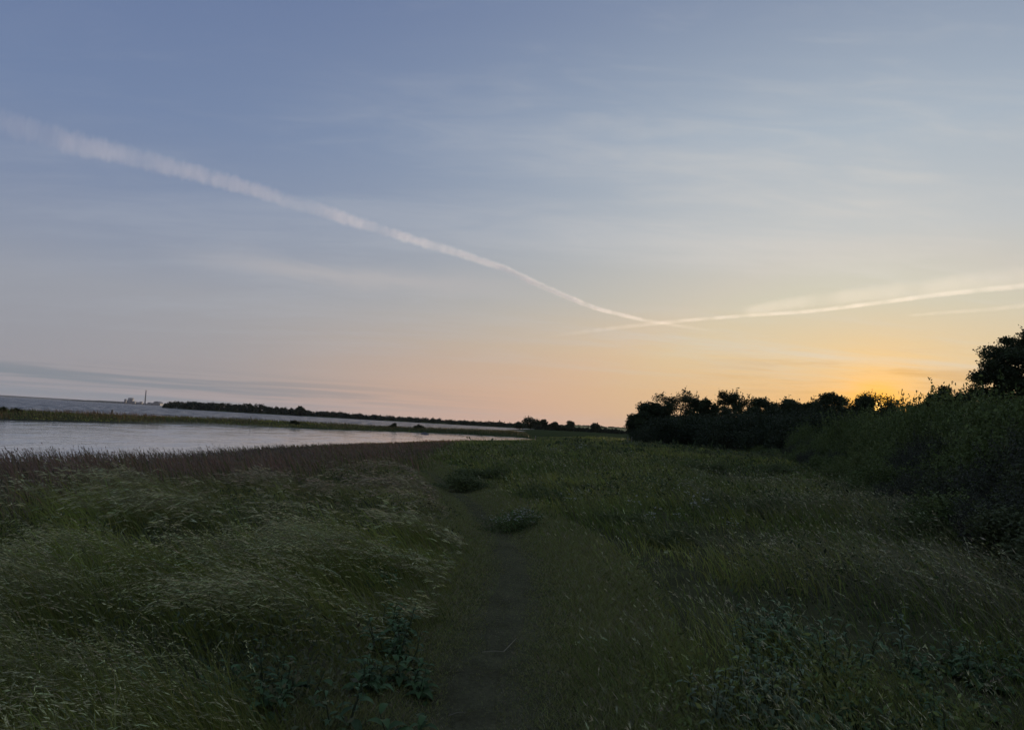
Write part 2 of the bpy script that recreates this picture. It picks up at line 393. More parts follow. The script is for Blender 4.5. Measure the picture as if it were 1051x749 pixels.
# water
def sheet(name, poly, z, mat):
    V = np.array([(x, y, z) for x, y in poly], float)
    me = bpy.data.meshes.new(name); me.from_pydata(V.tolist(), [], [list(range(len(V)))]); me.update(); me.materials.append(mat)
    o = bpy.data.objects.new(name, me); COL.objects.link(o); return tag(o, kind='structure')
sheet('lagoon', [(-300, -60), (-90, -60), (-30, 5), (-6, 22), (-4, 60), (0, 90), (14, 120), (14, 146), (4, 156), (-10, 158), (-22, 154), (-36, 132), (-52, 108), (-62, 82), (-90, 62), (-300, -20)], WATER, M_lagoon)
sheet('sea', [(-18000, -7000), (18000, -7000), (18000, 18000), (-18000, 18000)], WATER - 0.02, M_sea)

# the evening air: pale, even, thin
m_ = bpy.data.materials.new('air'); m_.use_nodes = True; t = NT(m_.node_tree); m_.node_tree.nodes.remove(m_.node_tree.nodes['Principled BSDF'])
pv = t.n('ShaderNodeVolumePrincipled'); pv.inputs['Color'].default_value = (0.85, 0.88, 0.93, 1); pv.inputs['Density'].default_value = 0.000022; pv.inputs['Anisotropy'].default_value = 0.2
t.t.links.new(pv.outputs[0], m_.node_tree.nodes['Material Output'].inputs['Volume'])
HV = np.array([[a, b_, c] for a in (-18500, 18500) for b_ in (-7500, 18500) for c in (WATER - 2.6, 260.0)], float)
tag(mk('haze', HV, [np.array([[0, 1, 3, 2], [4, 6, 7, 5], [0, 4, 5, 1], [2, 3, 7, 6], [0, 2, 6, 4], [1, 5, 7, 3]])], m_), 'thin evening haze over the sea and the far shore', 'haze', kind='stuff')

# ------------------------------------------------------------------ grass
REED_EDGE = [(-34, -8), (-13, 3.5), (-6.6, 9.0), (-5.8, 13), (-4.7, 18), (-3.4, 27), (-3.6, 45), (-4.2, 70), (-4, 100), (0, 126)]
REED = REED_EDGE + [(x, y) for x, y in SHORE[::-1]] + [(-70, -12)]
def polar(n, d0, d1, alpha, rng, half=45.0):
    """points thinning out with distance as d**-alpha per square metre"""
    k = 2 - alpha; u = rng.random(n)
    d = (d0 ** k + u * (d1 ** k - d0 ** k)) ** (1 / k)
    a = np.radians(rng.uniform(-half, half, n)); return np.sin(a) * d, np.cos(a) * d, d
def blades(acc, x, y, h, az, th0, th1, w, col, tip, rng, K=4, sink=0.03, zb=None):
    n = len(x); t = (np.arange(K) + 0.5) / K
    th = th0[:, None] + (th1 - th0)[:, None] * t[None] ** 1.5
    ds = (h / K)[:, None]
    hx, hy = np.cos(az)[:, None], np.sin(az)[:, None]
    T = np.stack([np.sin(th) * hx, np.sin(th) * hy, np.cos(th)], -1)
    Pn = np.zeros((n, K + 1, 3)); Pn[:, 0, 0] = x; Pn[:, 0, 1] = y; Pn[:, 0, 2] = (zland(x, y) if zb is None else zb) - sink
    Pn[:, 1:] = Pn[:, :1] + np.cumsum(T * ds[..., None], 1)
    n1 = np.stack([-np.sin(az), np.cos(az), 0 * az], -1)[:, None]
    n2 = np.cross(T, np.broadcast_to(n1, T.shape)); a = rng.uniform(0, np.pi, n)[:, None, None]
    wv = np.cos(a) * n1 + np.sin(a) * n2
    pr = (1 - (np.arange(K) / K) ** 1.7 * 0.8)[None, :, None] * w[:, None, None] * 0.5
    L = Pn[:, :K] - wv * pr; Rr = Pn[:, :K] + wv * pr
    V = np.concatenate([np.stack([L, Rr], 2).reshape(n, 2 * K, 3), Pn[:, K:]], 1)
    b0 = (np.arange(n) * (2 * K + 1))[:, None]
    tt_ = np.concatenate([np.repeat(np.arange(K) / K, 2), [1.0]])[None, :, None]
    C = col[:, None] * (1 - tt_) + tip[:, None] * tt_
    base = acc.n
    acc.V.append(V.reshape(-1, 3)); acc.C.append(C.reshape(-1, 3))
    for k in range(K - 1):
        acc.F4.append(base + b0 + np.array([[2 * k, 2 * k + 1, 2 * k + 3, 2 * k + 2]]))
    acc.F3.append(base + b0 + np.array([[2 * K - 2, 2 * K - 1, 2 * K]]))
    acc.n += n * (2 * K + 1)
    return Pn, T
def panicles(acc, Pn, T, sel, M, length, w, col, rng, spread=0.5, frac=0.4, droop=0.25):
    """loose seed heads: short branchlets leaving the upper part of each stem"""
    if not len(sel): return
    K = T.shape[1]; n = len(sel)
    tp = 1 - frac * rng.random((n, M)); f = tp * K; i = np.minimum(f.astype(int), K - 1); fr = (f - i)[..., None]
    r_ = np.arange(n)[:, None]
    A = Pn[sel][r_, i]; B = Pn[sel][r_, i + 1]; Tt = T[sel][r_, i]
    p = A * (1 - fr) + B * fr
    d = Tt + rng.normal(0, spread, (n, M, 3)); d[..., 2] -= droop; d /= np.linalg.norm(d, axis=-1, keepdims=True)
    ll = (length[sel][:, None] * rng.uniform(0.5, 1.2, (n, M)))[..., None]
    s_ = np.cross(d, rng.normal(0, 1, (n, M, 3))); s_ /= np.linalg.norm(s_, axis=-1, keepdims=True) + 1e-9
    s_ = s_ * (w[sel][:, None, None] * 0.5)
    V = np.stack([p, p + d * ll * 0.45 + s_, p + d * ll, p + d * ll * 0.45 - s_], 2).reshape(-1, 3)
    b0 = acc.n + (np.arange(n * M) * 4)[:, None]
    acc.V.append(V); acc.C.append(np.repeat(col[sel] if col.ndim == 2 else np.broadcast_to(col, (n, 3)), M * 4, 0))
    acc.F4.append(b0 + np.array([[0, 1, 2, 3]])); acc.n += n * M * 4
def vary(c, n, rng, s=0.22):
    return np.asarray(c)[None] * (1 + rng.normal(0, s, (n, 1))).clip(0.45, 1.7) * (1 + rng.normal(0, 0.07, (n, 3)))
def land_sd(x, y): return poly_sd(x, y, LAND)

# the hollows where darker weeds lie, and the low patch beside the path
def hollow(x, y): return sstep(fbm(x + 31, y + 12, 2.3, 3), 0.60, 0.72)
def undergrowth(x, y):                      # low leafy ground at the near left of the path
    c = pt(250, 715); return np.exp(-(((x - c[0]) / 1.0) ** 2 + ((y - c[1]) / 0.55) ** 2) ** 1.5)

rng = np.random.default_rng(11)
# --- tall feathery grass left of the path
a_ = Acc()
x, y, d = polar(300000, 1.6, 34, 1.25, rng)
ps = path_side(x, y); dp = line_d(x, y, PATH)
keep = (ps < 0) & (dp > 0.55 + 0.25 * (fbm(x, y, 0.9) - 0.5)) & (poly_sd(x, y, REED) < 0.4 * rng.standard_normal(len(x))) & (land_sd(x, y) > 2)
ug = undergrowth(x, y); ho = hollow(x, y)
keep &= rng.random(len(x)) > np.maximum(np.maximum(ug * 0.95, ho * 0.85), 0.6 * sstep(fbm(x + 13, y + 29, 0.75, 2), 0.46, 0.30))
x, y, d, dp, ug, ho = [v[keep] for v in (x, y, d, dp, ug, ho)]
n = len(x); big = fbm(x + 70, y, 2.8, 3); tus = fbm(x + 13, y + 29, 0.75, 2)
h = (0.60 + 0.28 * (big - 0.5) + 0.55 * (tus - 0.5) + rng.normal(0, 0.07, n)) * (0.35 + 0.65 * sstep(dp, 0.55, 1.25)) * (1 - 0.55 * ug) * (1 - 0.3 * ho) * (1 - 0.3 * sstep(y, 9, 20))
h = h.clip(0.12, 1.0)
az = np.radians(188 + 70 * (fbm(x + 5, y + 3, 3.2) - 0.5) + 60 * (fbm(x, y + 40, 0.8) - 0.5)) + rng.normal(0, 0.48, n)
bend = fbm(x + 20, y, 1.7)
stem = rng.random(n) < (0.10 + 0.55 * sstep(tus, 0.40, 0.66)) * (0.25 + 0.75 * sstep(d, 3.4, 5.2))
th0 = rng.uniform(0.05, 0.35, n) + 0.25 * bend; th1 = np.where(stem, 1.3 + 1.1 * bend, 0.9 + 0.8 * rng.random(n)) + rng.normal(0, 0.2, n)
hh = h * np.where(stem, rng.uniform(0.95, 1.4, n), rng.uniform(0.5, 1.1, n))
w = np.where(stem, 0.0022, rng.uniform(0.003, 0.0055, n)) * np.maximum(1, d / 4.5)
far = sstep(y, 8, 16)[:, None]
gpatch = sstep(fbm(x + 90, y + 15, 1.3), 0.35, 0.65)[:, None]
cb = vary((0.165, 0.188, 0.045), n, rng); cb = cb * (0.65 + 0.5 * gpatch)
ct = np.where(stem[:, None], vary((0.24, 0.22, 0.11), n, rng), cb * np.array([1.3, 1.2, 1.0]))
ct = ct * (1 - 0.5 * far) + 0.5 * far * vary((0.24, 0.175, 0.105), n, rng)
Pn, T = blades(a_, x, y, hh, az, th0, th1, w, cb, ct, rng, 5)
hc = vary((0.38, 0.365, 0.185), n, rng, 0.5) * (1 - far) + far * vary((0.34, 0.27, 0.165), n, rng, 0.4)
s_near = np.where(stem & (d < 9))[0]; s_mid = np.where(stem & (d >= 9) & (rng.random(n) < 0.8))[0]
panicles(a_, Pn, T, s_near, 12, 0.038 * np.ones(n), 0.0042 * np.maximum(1, d / 5), hc, rng, 0.13, 0.38)
panicles(a_, Pn, T, s_mid, 5, 0.10 * np.ones(n), 0.0075 * np.maximum(1, d / 8), hc, rng, 0.14, 0.30)
tag(a_.build('tall_grass', M_grass), 'tall pale headed grass bent over by the wind along the left of the path', 'grass', kind='stuff')

# --- meadow right of the path and out to the trees
a_ = Acc()
x, y, d = polar(330000, 1.6, 150, 1.32, rng)
ps = path_side(x, y); dp = line_d(x, y, PATH); bs = bank_side(x, y)
keep = ((ps > 0) | (y > 27)) & (dp > 0.62 + 0.3 * (fbm(x + 3, y, 0.9) - 0.5)) & (bs < 1.5) & (land_sd(x, y) > 1.5) & ~((poly_sd(x, y, REED) > 0))
ho = hollow(x, y); keep &= rng.random(len(x)) > np.maximum(ho * 0.7, 0.6 * sstep(fbm(x + 2, y + 51, 0.7, 2), 0.44, 0.28))
x, y, d, dp, bs, ho = [v[keep] for v in (x, y, d, dp, bs, ho)]
n = len(x); big = 0.5 * fbm(x + 70, y, 1.9, 3) + 0.35 * fbm(x + 2, y + 51, 0.7, 2) + 0.15 + 0.55 * (fbm(x + 21, y + 33, 5.5, 2) - 0.5) * sstep(d, 8, 20); dc = pt(960, 610); dry = np.exp(-(((x - dc[0]) / 1.7) ** 2 + ((y - dc[1]) / 1.6) ** 2))
dry = np.maximum(0.8 * dry, 0.55 * sstep(bs, -3.0, -0.8) * sstep(y, 30, 14) * sstep(fbm(x, y + 60, 1.8), 0.35, 0.6))
dry2 = sstep(bs, -7, -3) * sstep(y, 10, 15) * sstep(y, 34, 24) * sstep(fbm(x, y, 2.6), 0.4, 0.6)
drym = (rng.random(n) < np.maximum(dry, 0.3 * dry2))
h = (0.31 + 0.95 * (big - 0.5) + rng.normal(0, 0.06, n)) * (0.3 + 0.7 * sstep(dp, 0.6, 1.6)) * (1 - 0.35 * ho) + 0.22 * drym
h = h * (1 - 0.65 * sstep(land_sd(x, y), 16, 6) * sstep(y, 50, 75)); h = h.clip(0.06, 0.8)
az = np.radians(185 + 110 * (fbm(x + 5, y + 3, 2.2) - 0.5) + 60 * (fbm(x, y + 40, 0.7) - 0.5)) + rng.normal(0, 0.95, n)
stem = (rng.random(n) < 0.19) | drym
th0 = rng.uniform(0.0, 0.35, n) + 0.35 * drym; th1 = np.where(stem, 0.75, 1.0) + 0.5 * rng.random(n) + 0.5 * drym
w = np.where(stem, 0.0026, rng.uniform(0.0035, 0.0065, n)) * np.maximum(1, d / 4.5)
gp = sstep(fbm(x + 11, y + 77, 3.0), 0.36, 0.64)[:, None]
cb = vary((0.095, 0.126, 0.030), n, rng, 0.3) * (1 - gp) + gp * vary((0.195, 0.212, 0.058), n, rng, 0.3)
cb = np.where(drym[:, None], vary((0.12, 0.112, 0.07), n, rng), cb)
ct = np.where(stem[:, None], vary((0.20, 0.19, 0.10), n, rng), cb * np.array([1.3, 1.2, 1.0]))
Pn, T = blades(a_, x, y, h * np.where(stem, 1.3, rng.uniform(0.6, 1.0, n)), az, th0, th1, w, cb, ct, rng, 4)
hc = vary((0.33, 0.315, 0.18), n, rng, 0.45)
hd = stem & (rng.random(n) < 0.55)
panicles(a_, Pn, T, np.where(hd & (d < 10))[0], 7, 0.035 * np.ones(n), 0.004 * np.maximum(1, d / 5), hc, rng, 0.28, 0.22, 0.0)
panicles(a_, Pn, T, np.where(hd & (d >= 10) & (d < 45))[0], 2, 0.07 * np.ones(n), 0.007 * np.maximum(1, d / 8), hc, rng, 0.2, 0.22, 0.0)
tag(a_.build('meadow_grass', M_grass), 'rough green meadow grass right of the path and out to the trees', 'grass', kind='stuff')

# --- low leafy herbs in lumps through the right of the meadow, and the dark weeds in the hollows
def herbs(n0, d1, mask, h0, seed, c1, c2, size):
    rng = np.random.default_rng(seed); x, y, d = polar(n0, 2.2, d1, 1.35, rng)
    lump = fbm(x + 40, y + 21, 0.9, 3); keep = mask(x, y, lump, rng); x, y, d, lump = [v[keep] for v in (x, y, d, lump)]; n = len(x)
    z = zland(x, y) + rng.random(n) ** 0.6 * h0 * (0.35 + 1.3 * sstep(lump, 0.40, 0.70))
    k = sstep(fbm(x + 5, y + 9, 1.4), 0.4, 0.62)[:, None]; c = vary(c1, n, rng, 0.25) * (1 - k) + vary(c2, n, rng, 0.25) * k
    A = Acc(); leaf_cloud(A, np.stack([x, y, z], 1), size * np.maximum(1, d / 11) * rng.uniform(0.5, 1.4, n), rng, c, 0.9, 0.42); return A
# --- short turf along the trodden path and low growth everywhere underneath
a_ = Acc()
_, _, d = polar(430000, 1.7, 32, 2 - 0.42, rng, 30); y = d * 0.995; _pp = np.array(PATH)
x = np.interp(y, _pp[:, 1], _pp[:, 0]) + rng.uniform(-1.5, 1.5, len(y))
dp = line_d(x, y, PATH); worn = np.maximum(sstep(dp + 0.25 * (fbm(x + 8, y, 0.35) - 0.5), 0.06, 0.30), 0.9 * sstep(fbm(x + 4, y + 4, 0.45, 3), 0.50, 0.62))
keep = (dp < 1.5) & (rng.random(len(x)) < (0.62 + 0.38 * worn))
x, y, d, dp = [v[keep] for v in (x, y, d, dp)]; n = len(x)
h = rng.uniform(0.02, 0.06, n) * (0.5 + 0.9 * sstep(dp, 0.15, 0.7)) + 0.09 * sstep(dp, 0.55, 0.95) * rng.random(n)
az = rng.uniform(0, 2 * np.pi, n); cb = vary((0.170, 0.175, 0.055), n, rng)
dead = (rng.random(n) < 0.22)[:, None]; cb = np.where(dead, vary((0.22, 0.19, 0.115), n, rng), cb)
blades(a_, x, y, h, az, rng.uniform(0.1, 0.9, n), rng.uniform(0.6, 1.7, n), rng.uniform(0.002, 0.004, n) * np.maximum(1, d / 4.5), cb, cb * 1.15, rng, 2, 0.005)
tag(a_.build('path_turf', M_grass), 'short trampled turf beside the bare strip of the path', 'turf', kind='stuff')

# --- reddish sedge between the tall grass and the water
a_ = Acc()
n0 = 150000
x, y, d = polar(n0, 7, 135, 1.1, rng, 52)
keep = (poly_sd(x, y, REED) > -0.3 + 0.6 * rng.standard_normal(n0)) & (land_sd(x, y) > -0.3)
x, y, d = [v[keep] for v in (x, y, d)]; n = len(x)
h = (0.50 + 0.30 * (fbm(x, y, 3.0) - 0.5) + 0.25 * (fbm(x + 60, y, 0.9) - 0.5) + rng.normal(0, 0.12, n)).clip(0.12, 1.0) * (1 - 0.6 * sstep(y, 22, 70))
az = np.radians(185 + 80 * (fbm(x, y, 3) - 0.5)) + rng.normal(0, 0.5, n)
w = rng.uniform(0.003, 0.006, n) * np.maximum(1, d / 5)
rd = sstep(fbm(x + 33, y, 5.0), 0.30, 0.62)[:, None] * sstep(x, -16, -9)[:, None]
cb = vary((0.070, 0.052, 0.040), n, rng) * 1.9 * (1 - rd) + rd * vary((0.185, 0.118, 0.082), n, rng)
grn = (rng.random(n) < 0.10 + 0.5 * sstep(poly_sd(x, y, REED), 1.5, 0.0) + 0.2 * sstep(fbm(x + 3, y + 8, 2.5), 0.5, 0.65))[:, None]; cb = np.where(grn, vary((0.105, 0.112, 0.038), n, rng), cb)
Pn, T = blades(a_, x, y, h, az, rng.uniform(0, 0.5, n), rng.uniform(0.3, 1.5, n), w, cb, cb * np.array([1.3, 1.2, 1.1]), rng, 3)
panicles(a_, Pn, T, np.where((rng.random(n) < 0.5) & (d < 40))[0], 2, 0.08 * np.ones(n), 0.007 * np.maximum(1, d / 9), vary((0.20, 0.150, 0.115), n, rng), rng, 0.2, 0.2, 0.0)
tag(a_.build('sedge', M_grass), 'reddish brown sedge lining the near shore of the lagoon', 'sedge', kind='stuff')

# --- grass on the spit
a_ = Acc()
n0 = 160000
x = rng.uniform(-130, 12, n0); y = rng.uniform(30, 200, n0); s1_ = land_sd(x, y)
SP = SPIT_NEAR[:-1] + SPIT_FAR[1:9]
keep = (s1_ > 0.8 + 1.5 * rng.random(n0)) & (poly_sd(x, y, SP) > -3)
x, y = x[keep], y[keep]; n = len(x); d = np.hypot(x, y)
h = (0.50 + 0.7 * (fbm(x, y, 9.0) - 0.4)).clip(0.2, 1.1) * rng.uniform(0.6, 1.2, n)
az = rng.normal(np.pi, 0.8, n)
rd = sstep(fbm(x + 7, y + 21, 11.0), 0.42, 0.60)[:, None] * sstep(x, -45, -55)[:, None]
cb = vary((0.072, 0.068, 0.030), n, rng) * (1 - rd) + rd * vary((0.125, 0.078, 0.042), n, rng)
blades(a_, x, y, h, az, rng.uniform(0, 0.3, n), rng.uniform(0.4, 1.1, n), rng.uniform(0.02, 0.04, n) * np.maximum(1, d / 80), cb, cb * 1.2, rng, 2)
tag(a_.build('spit_grass', M_grass), 'coarse grass covering the low spit beyond the lagoon', 'grass', kind='stuff')

# ------------------------------------------------------------------ shrubs and trees
def leaf_cloud(acc, p, size, rng, col, updir=0.35, aspect=0.5):
    n = len(p)
    d = rng.normal(0, 1, (n, 3)); d[:, 2] += updir; d /= np.linalg.norm(d, axis=1, keepdims=True)
    s_ = np.cross(d, rng.normal(0, 1, (n, 3))); s_ /= np.linalg.norm(s_, axis=1, keepdims=True) + 1e-9
    nn = np.cross(d, s_); L = (size * rng.uniform(0.6, 1.3, n))[:, None]
    mid = p + d * L * 0.5 + nn * L * 0.12
    V = np.stack([p, mid + s_ * L * aspect * 0.5, p + d * L, mid - s_ * L * aspect * 0.5], 1).reshape(-1, 3)
    acc.add(V, (np.arange(n) * 4)[:, None] + np.array([[0, 1, 2, 3]]), np.repeat(col, 4, 0))
def lobes_leaves(rng, C, Rd, per, flat=0.75):
    k = len(C); d = rng.normal(0, 1, (k, per, 3)); d /= np.linalg.norm(d, axis=-1, keepdims=True)
    r_ = Rd[:, None, None] * (0.45 + 0.55 * rng.random((k, per, 1)) ** 0.5) * (1 + 0.22 * rng.normal(0, 1, (k, per, 1)))
    off = d * r_; off[..., 2] *= flat
    return (C[:, None] + off).reshape(-1, 3), np.repeat(np.arange(k), per)
def sprigs(rng, p, c, count, length, per):
    """shoots that stand out beyond the outline"""
    i = rng.choice(len(p), count); b = p[i]; d = b - c; d /= np.linalg.norm(d, axis=1, keepdims=True) + 1e-9
    d = d * 0.6 + rng.normal(0, 0.25, d.shape); d[:, 2] += 0.6; d /= np.linalg.norm(d, axis=1, keepdims=True)
    t_ = rng.random((count, per, 1)); L = length * rng.uniform(0.4, 1.2, (count, 1, 1))
    return (b[:, None] + d[:, None] * t_ * L + rng.normal(0, 0.035 * length, (count, per, 3))).reshape(-1, 3)
def shrub(seed, W, H, lobes, per, size, col, col2, sprig=30, sl=0.35, mat=None, aspect=0.5, name='shrub'):
    rng = np.random.default_rng(seed); root = empty(name, (0, 0, 0))
    u = rng.random(lobes); a = rng.uniform(0, 2 * np.pi, lobes); rr_ = np.sqrt(u) * W * 0.36
    zz = (0.22 + 0.60 * rng.random(lobes)) * H * (1 - 0.45 * u)
    C = np.stack([rr_ * np.cos(a), rr_ * np.sin(a), zz], 1); Rd = rng.uniform(0.16, 0.30, lobes) * min(W, H * 1.3)
    p, li = lobes_leaves(rng, C, Rd, per, 0.85)
    sp = sprigs(rng, p[p[:, 2] > 0.45 * H] if (p[:, 2] > 0.45 * H).any() else p, np.array([0, 0, 0.3 * H]), sprig, sl, 14)
    tone = rng.random(lobes)[li]; tone = np.concatenate([tone, rng.random(len(sp))])
    p = np.concatenate([p, sp]); k = p[:, 2] > 0.02; p, tone = p[k], tone[k]
    c = np.asarray(col)[None] * (1 - tone[:, None]) + np.asarray(col2)[None] * tone[:, None]
    c = c * (1 + rng.normal(0, 0.2, (len(p), 1))).clip(0.5, 1.6)
    A = Acc(); leaf_cloud(A, p, size, rng, c, 0.3, aspect); A.build('foliage', mat or M_leaf, root)
    S = Acc()
    for i in range(min(lobes, 9)):
        e = C[i]; b = np.array([rng.normal(0, 0.06 * W), rng.normal(0, 0.06 * W), -0.1]); m2 = (b + e) / 2 + rng.normal(0, 0.06 * W, 3)
        S.add(*tube(np.array([b, m2, e]), [0.02 * H / 2 + 0.006, 0.013 * H / 2 + 0.004, 0.004], 5))
    S.build('stem', M_bark, root); return root
def tree(seed, H, W, base, lobes, per, size, col, lr=(0.10, 0.17), flat=0.7, airy=0.0, sprig=40, sl=0.6, dome=False, mat=None, gap=None, lean=0.0):
    rng = np.random.default_rng(seed); root = empty('tree', (0, 0, 0))
    C = []
    while len(C) < lobes:
        v = rng.uniform(-1, 1, 3)
        if v @ v > 1 or v @ v < 0.12: continue
        if dome and v[2] < -0.15: continue
        C.append(v)
    C = np.array(C); hz = (H - base) / 2
    if dome: C = np.stack([C[:, 0] * W * 0.42, C[:, 1] * W * 0.42, base + (C[:, 2].clip(0) * 0.86) * (H - base)], 1)
    else: C = np.stack([C[:, 0] * W * 0.42, C[:, 1] * W * 0.42, base + hz + C[:, 2] * hz * 0.86], 1)
    C[:, 0] -= lean * (C[:, 2] / H) ** 1.5
    Rd = rng.uniform(*lr, lobes) * W
    p, li = lobes_leaves(rng, C, Rd, per, flat)
    tone = rng.uniform(0.75, 1.3, lobes)[li]
    cen = np.array([0, 0, base + hz * 0.8]); sp = sprigs(rng, p, cen, sprig, sl, 16)
    p = np.concatenate([p, sp]); tone = np.concatenate([tone, np.ones(len(sp))])
    p[:, 2] = base * 0.3 + (p[:, 2] - base * 0.3) * (H - base * 0.3) / (np.quantile(p[:len(li), 2], 0.995) - base * 0.3)   # crown reaches its full height
    k = p[:, 2] > 0.3
    if gap is not None: k &= (np.abs(p[:, 0] - gap[0]) / gap[2]) ** 2 + (np.abs(p[:, 2] - gap[1]) / gap[3]) ** 2 > 1 + rng.normal(0, 0.12, len(p))
    p, tone = p[k], tone[k]
    c = np.asarray(col)[None] * (tone * (1 + rng.normal(0, 0.18, len(p))).clip(0.5, 1.6))[:, None]
    A = Acc(); leaf_cloud(A, p, size, rng, c, 0.25, 0.6); A.build('crown', mat or M_leaf, root)
    S = Acc(); r0 = 0.022 * H + 0.03; top = np.array([-lean * 0.4, 0, base + hz * 0.9])
    tz = np.linspace(0, 1, 7)[:, None]; wob = rng.normal(0, 0.02 * H, (7, 3)); wob[0] = 0; wob[:, 2] = 0
    tp = np.array([0, 0, -0.2]) * (1 - tz) + top * tz + wob
    S.add(*tube(tp, np.linspace(r0, r0 * 0.35, 7), 8))
    for i in range(min(lobes, 22)):
        f_ = rng.uniform(0.35, 0.95); b_ = tp[int(f_ * 6)]; e = C[i]; mid = (b_ * 0.5 + e * 0.5) + np.array([0, 0, 0.05 * H]) + rng.normal(0, 0.02 * H, 3)
        S.add(*tube(np.array([b_, mid, e]), [r0 * 0.4, r0 * 0.25, r0 * 0.08], 5))
    S.build('trunk', M_bark, root); return root
tag(herbs(260000, 45, lambda x, y, l, r: (path_side(x, y) > 0) & (line_d(x, y, PATH) > 0.7 + 0.4 * r.random(len(x))) & (bank_side(x, y) < 1.0) & (r.random(len(x)) < 0.8 * sstep(l, 0.46, 0.68)) & (land_sd(x, y) > 2) & (poly_sd(x, y, REED) < 0),
          0.27, 61, (0.085, 0.108, 0.030), (0.135, 0.150, 0.045), 0.036).build('meadow_herbs', M_leaf), 'low leafy herbs growing in lumps through the right meadow', 'herbs', kind='stuff')
tag(herbs(150000, 95, lambda x, y, l, r: (path_side(x, y) > 0.8) & (y > 7) & (bank_side(x, y) < 0.5) & (r.random(len(x)) < sstep(fbm(x + 61, y + 7, 3.4, 3), 0.52, 0.66)) & (land_sd(x, y) > np.where(y > 50, 17, 2)) & (poly_sd(x, y, REED) < 0) & (line_d(x, y, PATH) > 1.0),
          0.42, 63, (0.050, 0.066, 0.026), (0.085, 0.100, 0.040), 0.045).build('tall_weeds', M_leaf), 'darker patches of knee high weeds out in the right meadow', 'weeds', kind='stuff')
tag(herbs(110000, 20, lambda x, y, l, r: (path_side(x, y) < 0) & (line_d(x, y, PATH) > 0.55 + 0.3 * r.random(len(x))) & (r.random(len(x)) < np.maximum(hollow(x, y), undergrowth(x, y))) & (poly_sd(x, y, REED) < 0),
          0.26, 62, (0.058, 0.070, 0.030), (0.088, 0.094, 0.045), 0.036).build('hollow_weeds', M_leaf), 'dark low weeds in the hollows of the tall grass left of the path', 'weeds', kind='stuff')
def put(o, p, rz=0.0, s=1.0):
    o.location = p; o.rotation_euler = (0, 0, rz); o.scale = (s, s, s) if not hasattr(s, '__len__') else s; return o
def ground_at(x, y): return float(zland(np.array([x]), np.array([y]))[0])

DK = (0.036, 0.046, 0.020)
def tree_at(px, top, dist, wpx, seed, label, sink=0.25, **kw):
    """a tree standing dist metres ahead whose crown rises as high as the photograph shows"""
    c = at(px, top, dist); g = ground_at(c[0], c[1]); H = c[2] - g; W = wpx * dist / F
    args = dict(base=H * sink, lobes=34, per=560, size=max(0.09, dist * 0.0026), col=DK); args.update(kw)
    o = tree(seed, H, W, **args); put(o, (c[0], c[1], g - 0.05)); return tag(o, label, 'tree', kw.get('group'))
tree_at(660, 424, 116, 38, 101, 'low rounded tree at the open end of the tree line, beside the far meadow', sink=0.05, lobes=40)
tree_at(672, 414, 119, 40, 102, 'small tree tucked between the rounded end tree and the spiky crown', lobes=36)
tree_at(693, 402, 117, 58, 103, 'spiky crowned tree, tallest of the far tree line', lobes=40, lr=(0.07, 0.12), per=330, size=0.25, sprig=170, sl=1.3, lean=-1.0)
tree_at(727, 411, 118, 34, 104, 'small round topped tree just right of the tall spiky crown', lobes=26)
tree_at(754, 404, 112, 46, 105, 'airy upright tree with sky showing through its top', lobes=30, lr=(0.07, 0.11), per=300, size=0.25, sprig=160, sl=1.2)
tree_at(783, 410, 106, 46, 106, 'dark tree between the airy tree and the flat stretch of the tree line', lobes=34, sprig=60)
tree_at(812, 411, 100, 44, 107, 'flat topped dark tree left of the dome shaped crown', lobes=34, sprig=60)
tree_at(836, 412, 94, 36, 108, 'low dark tree at the foot of the dome shaped crown', lobes=28)
tree_at(855, 405, 90, 52, 109, 'dome shaped dark tree left of the setting sun', lobes=44, dome=True, sink=0.3, lr=(0.11, 0.17), sprig=30, sl=0.4)
_d = 84.0; _c = at(899, 406.5, _d); _g = ground_at(_c[0], _c[1]); _s = at(903.5, 417.5, _d)
tree_at(899, 406.5, _d, 66, 110, 'low arching tree with the setting sun glowing through a gap in it', lobes=46, dome=True, sink=0.3, lr=(0.11, 0.17), sprig=30, sl=0.4,
        gap=(_s[0] - _c[0], _s[2] - _g, 0.60, 0.38))
tree_at(945, 414, 62, 46, 112, 'small bushy tree just right of the setting sun', sink=0.1, lobes=30, sprig=60, sl=0.4)
tree_at(972, 398, 46, 46, 113, 'dense round tree standing left of the large oak like tree', sink=0.1, lobes=44, per=700, size=0.13, sprig=60, sl=0.35)
tree_at(1002, 402, 44, 40, 114, 'dark leafy tree filling the gap below the largest tree', sink=0.1, lobes=40, per=700, size=0.13)
tree_at(1075, 341, 40, 156, 115, 'large spreading tree at the right edge, tallest in view, sky between its boughs', sink=0.28, lobes=230, per=440, size=0.14, lr=(0.045, 0.08), flat=0.5, sprig=120, sl=0.5)
tree_at(1165, 352, 44, 110, 116, 'broad tree beyond the right edge behind the largest tree', sink=0.2, lobes=40, per=200, size=0.13)

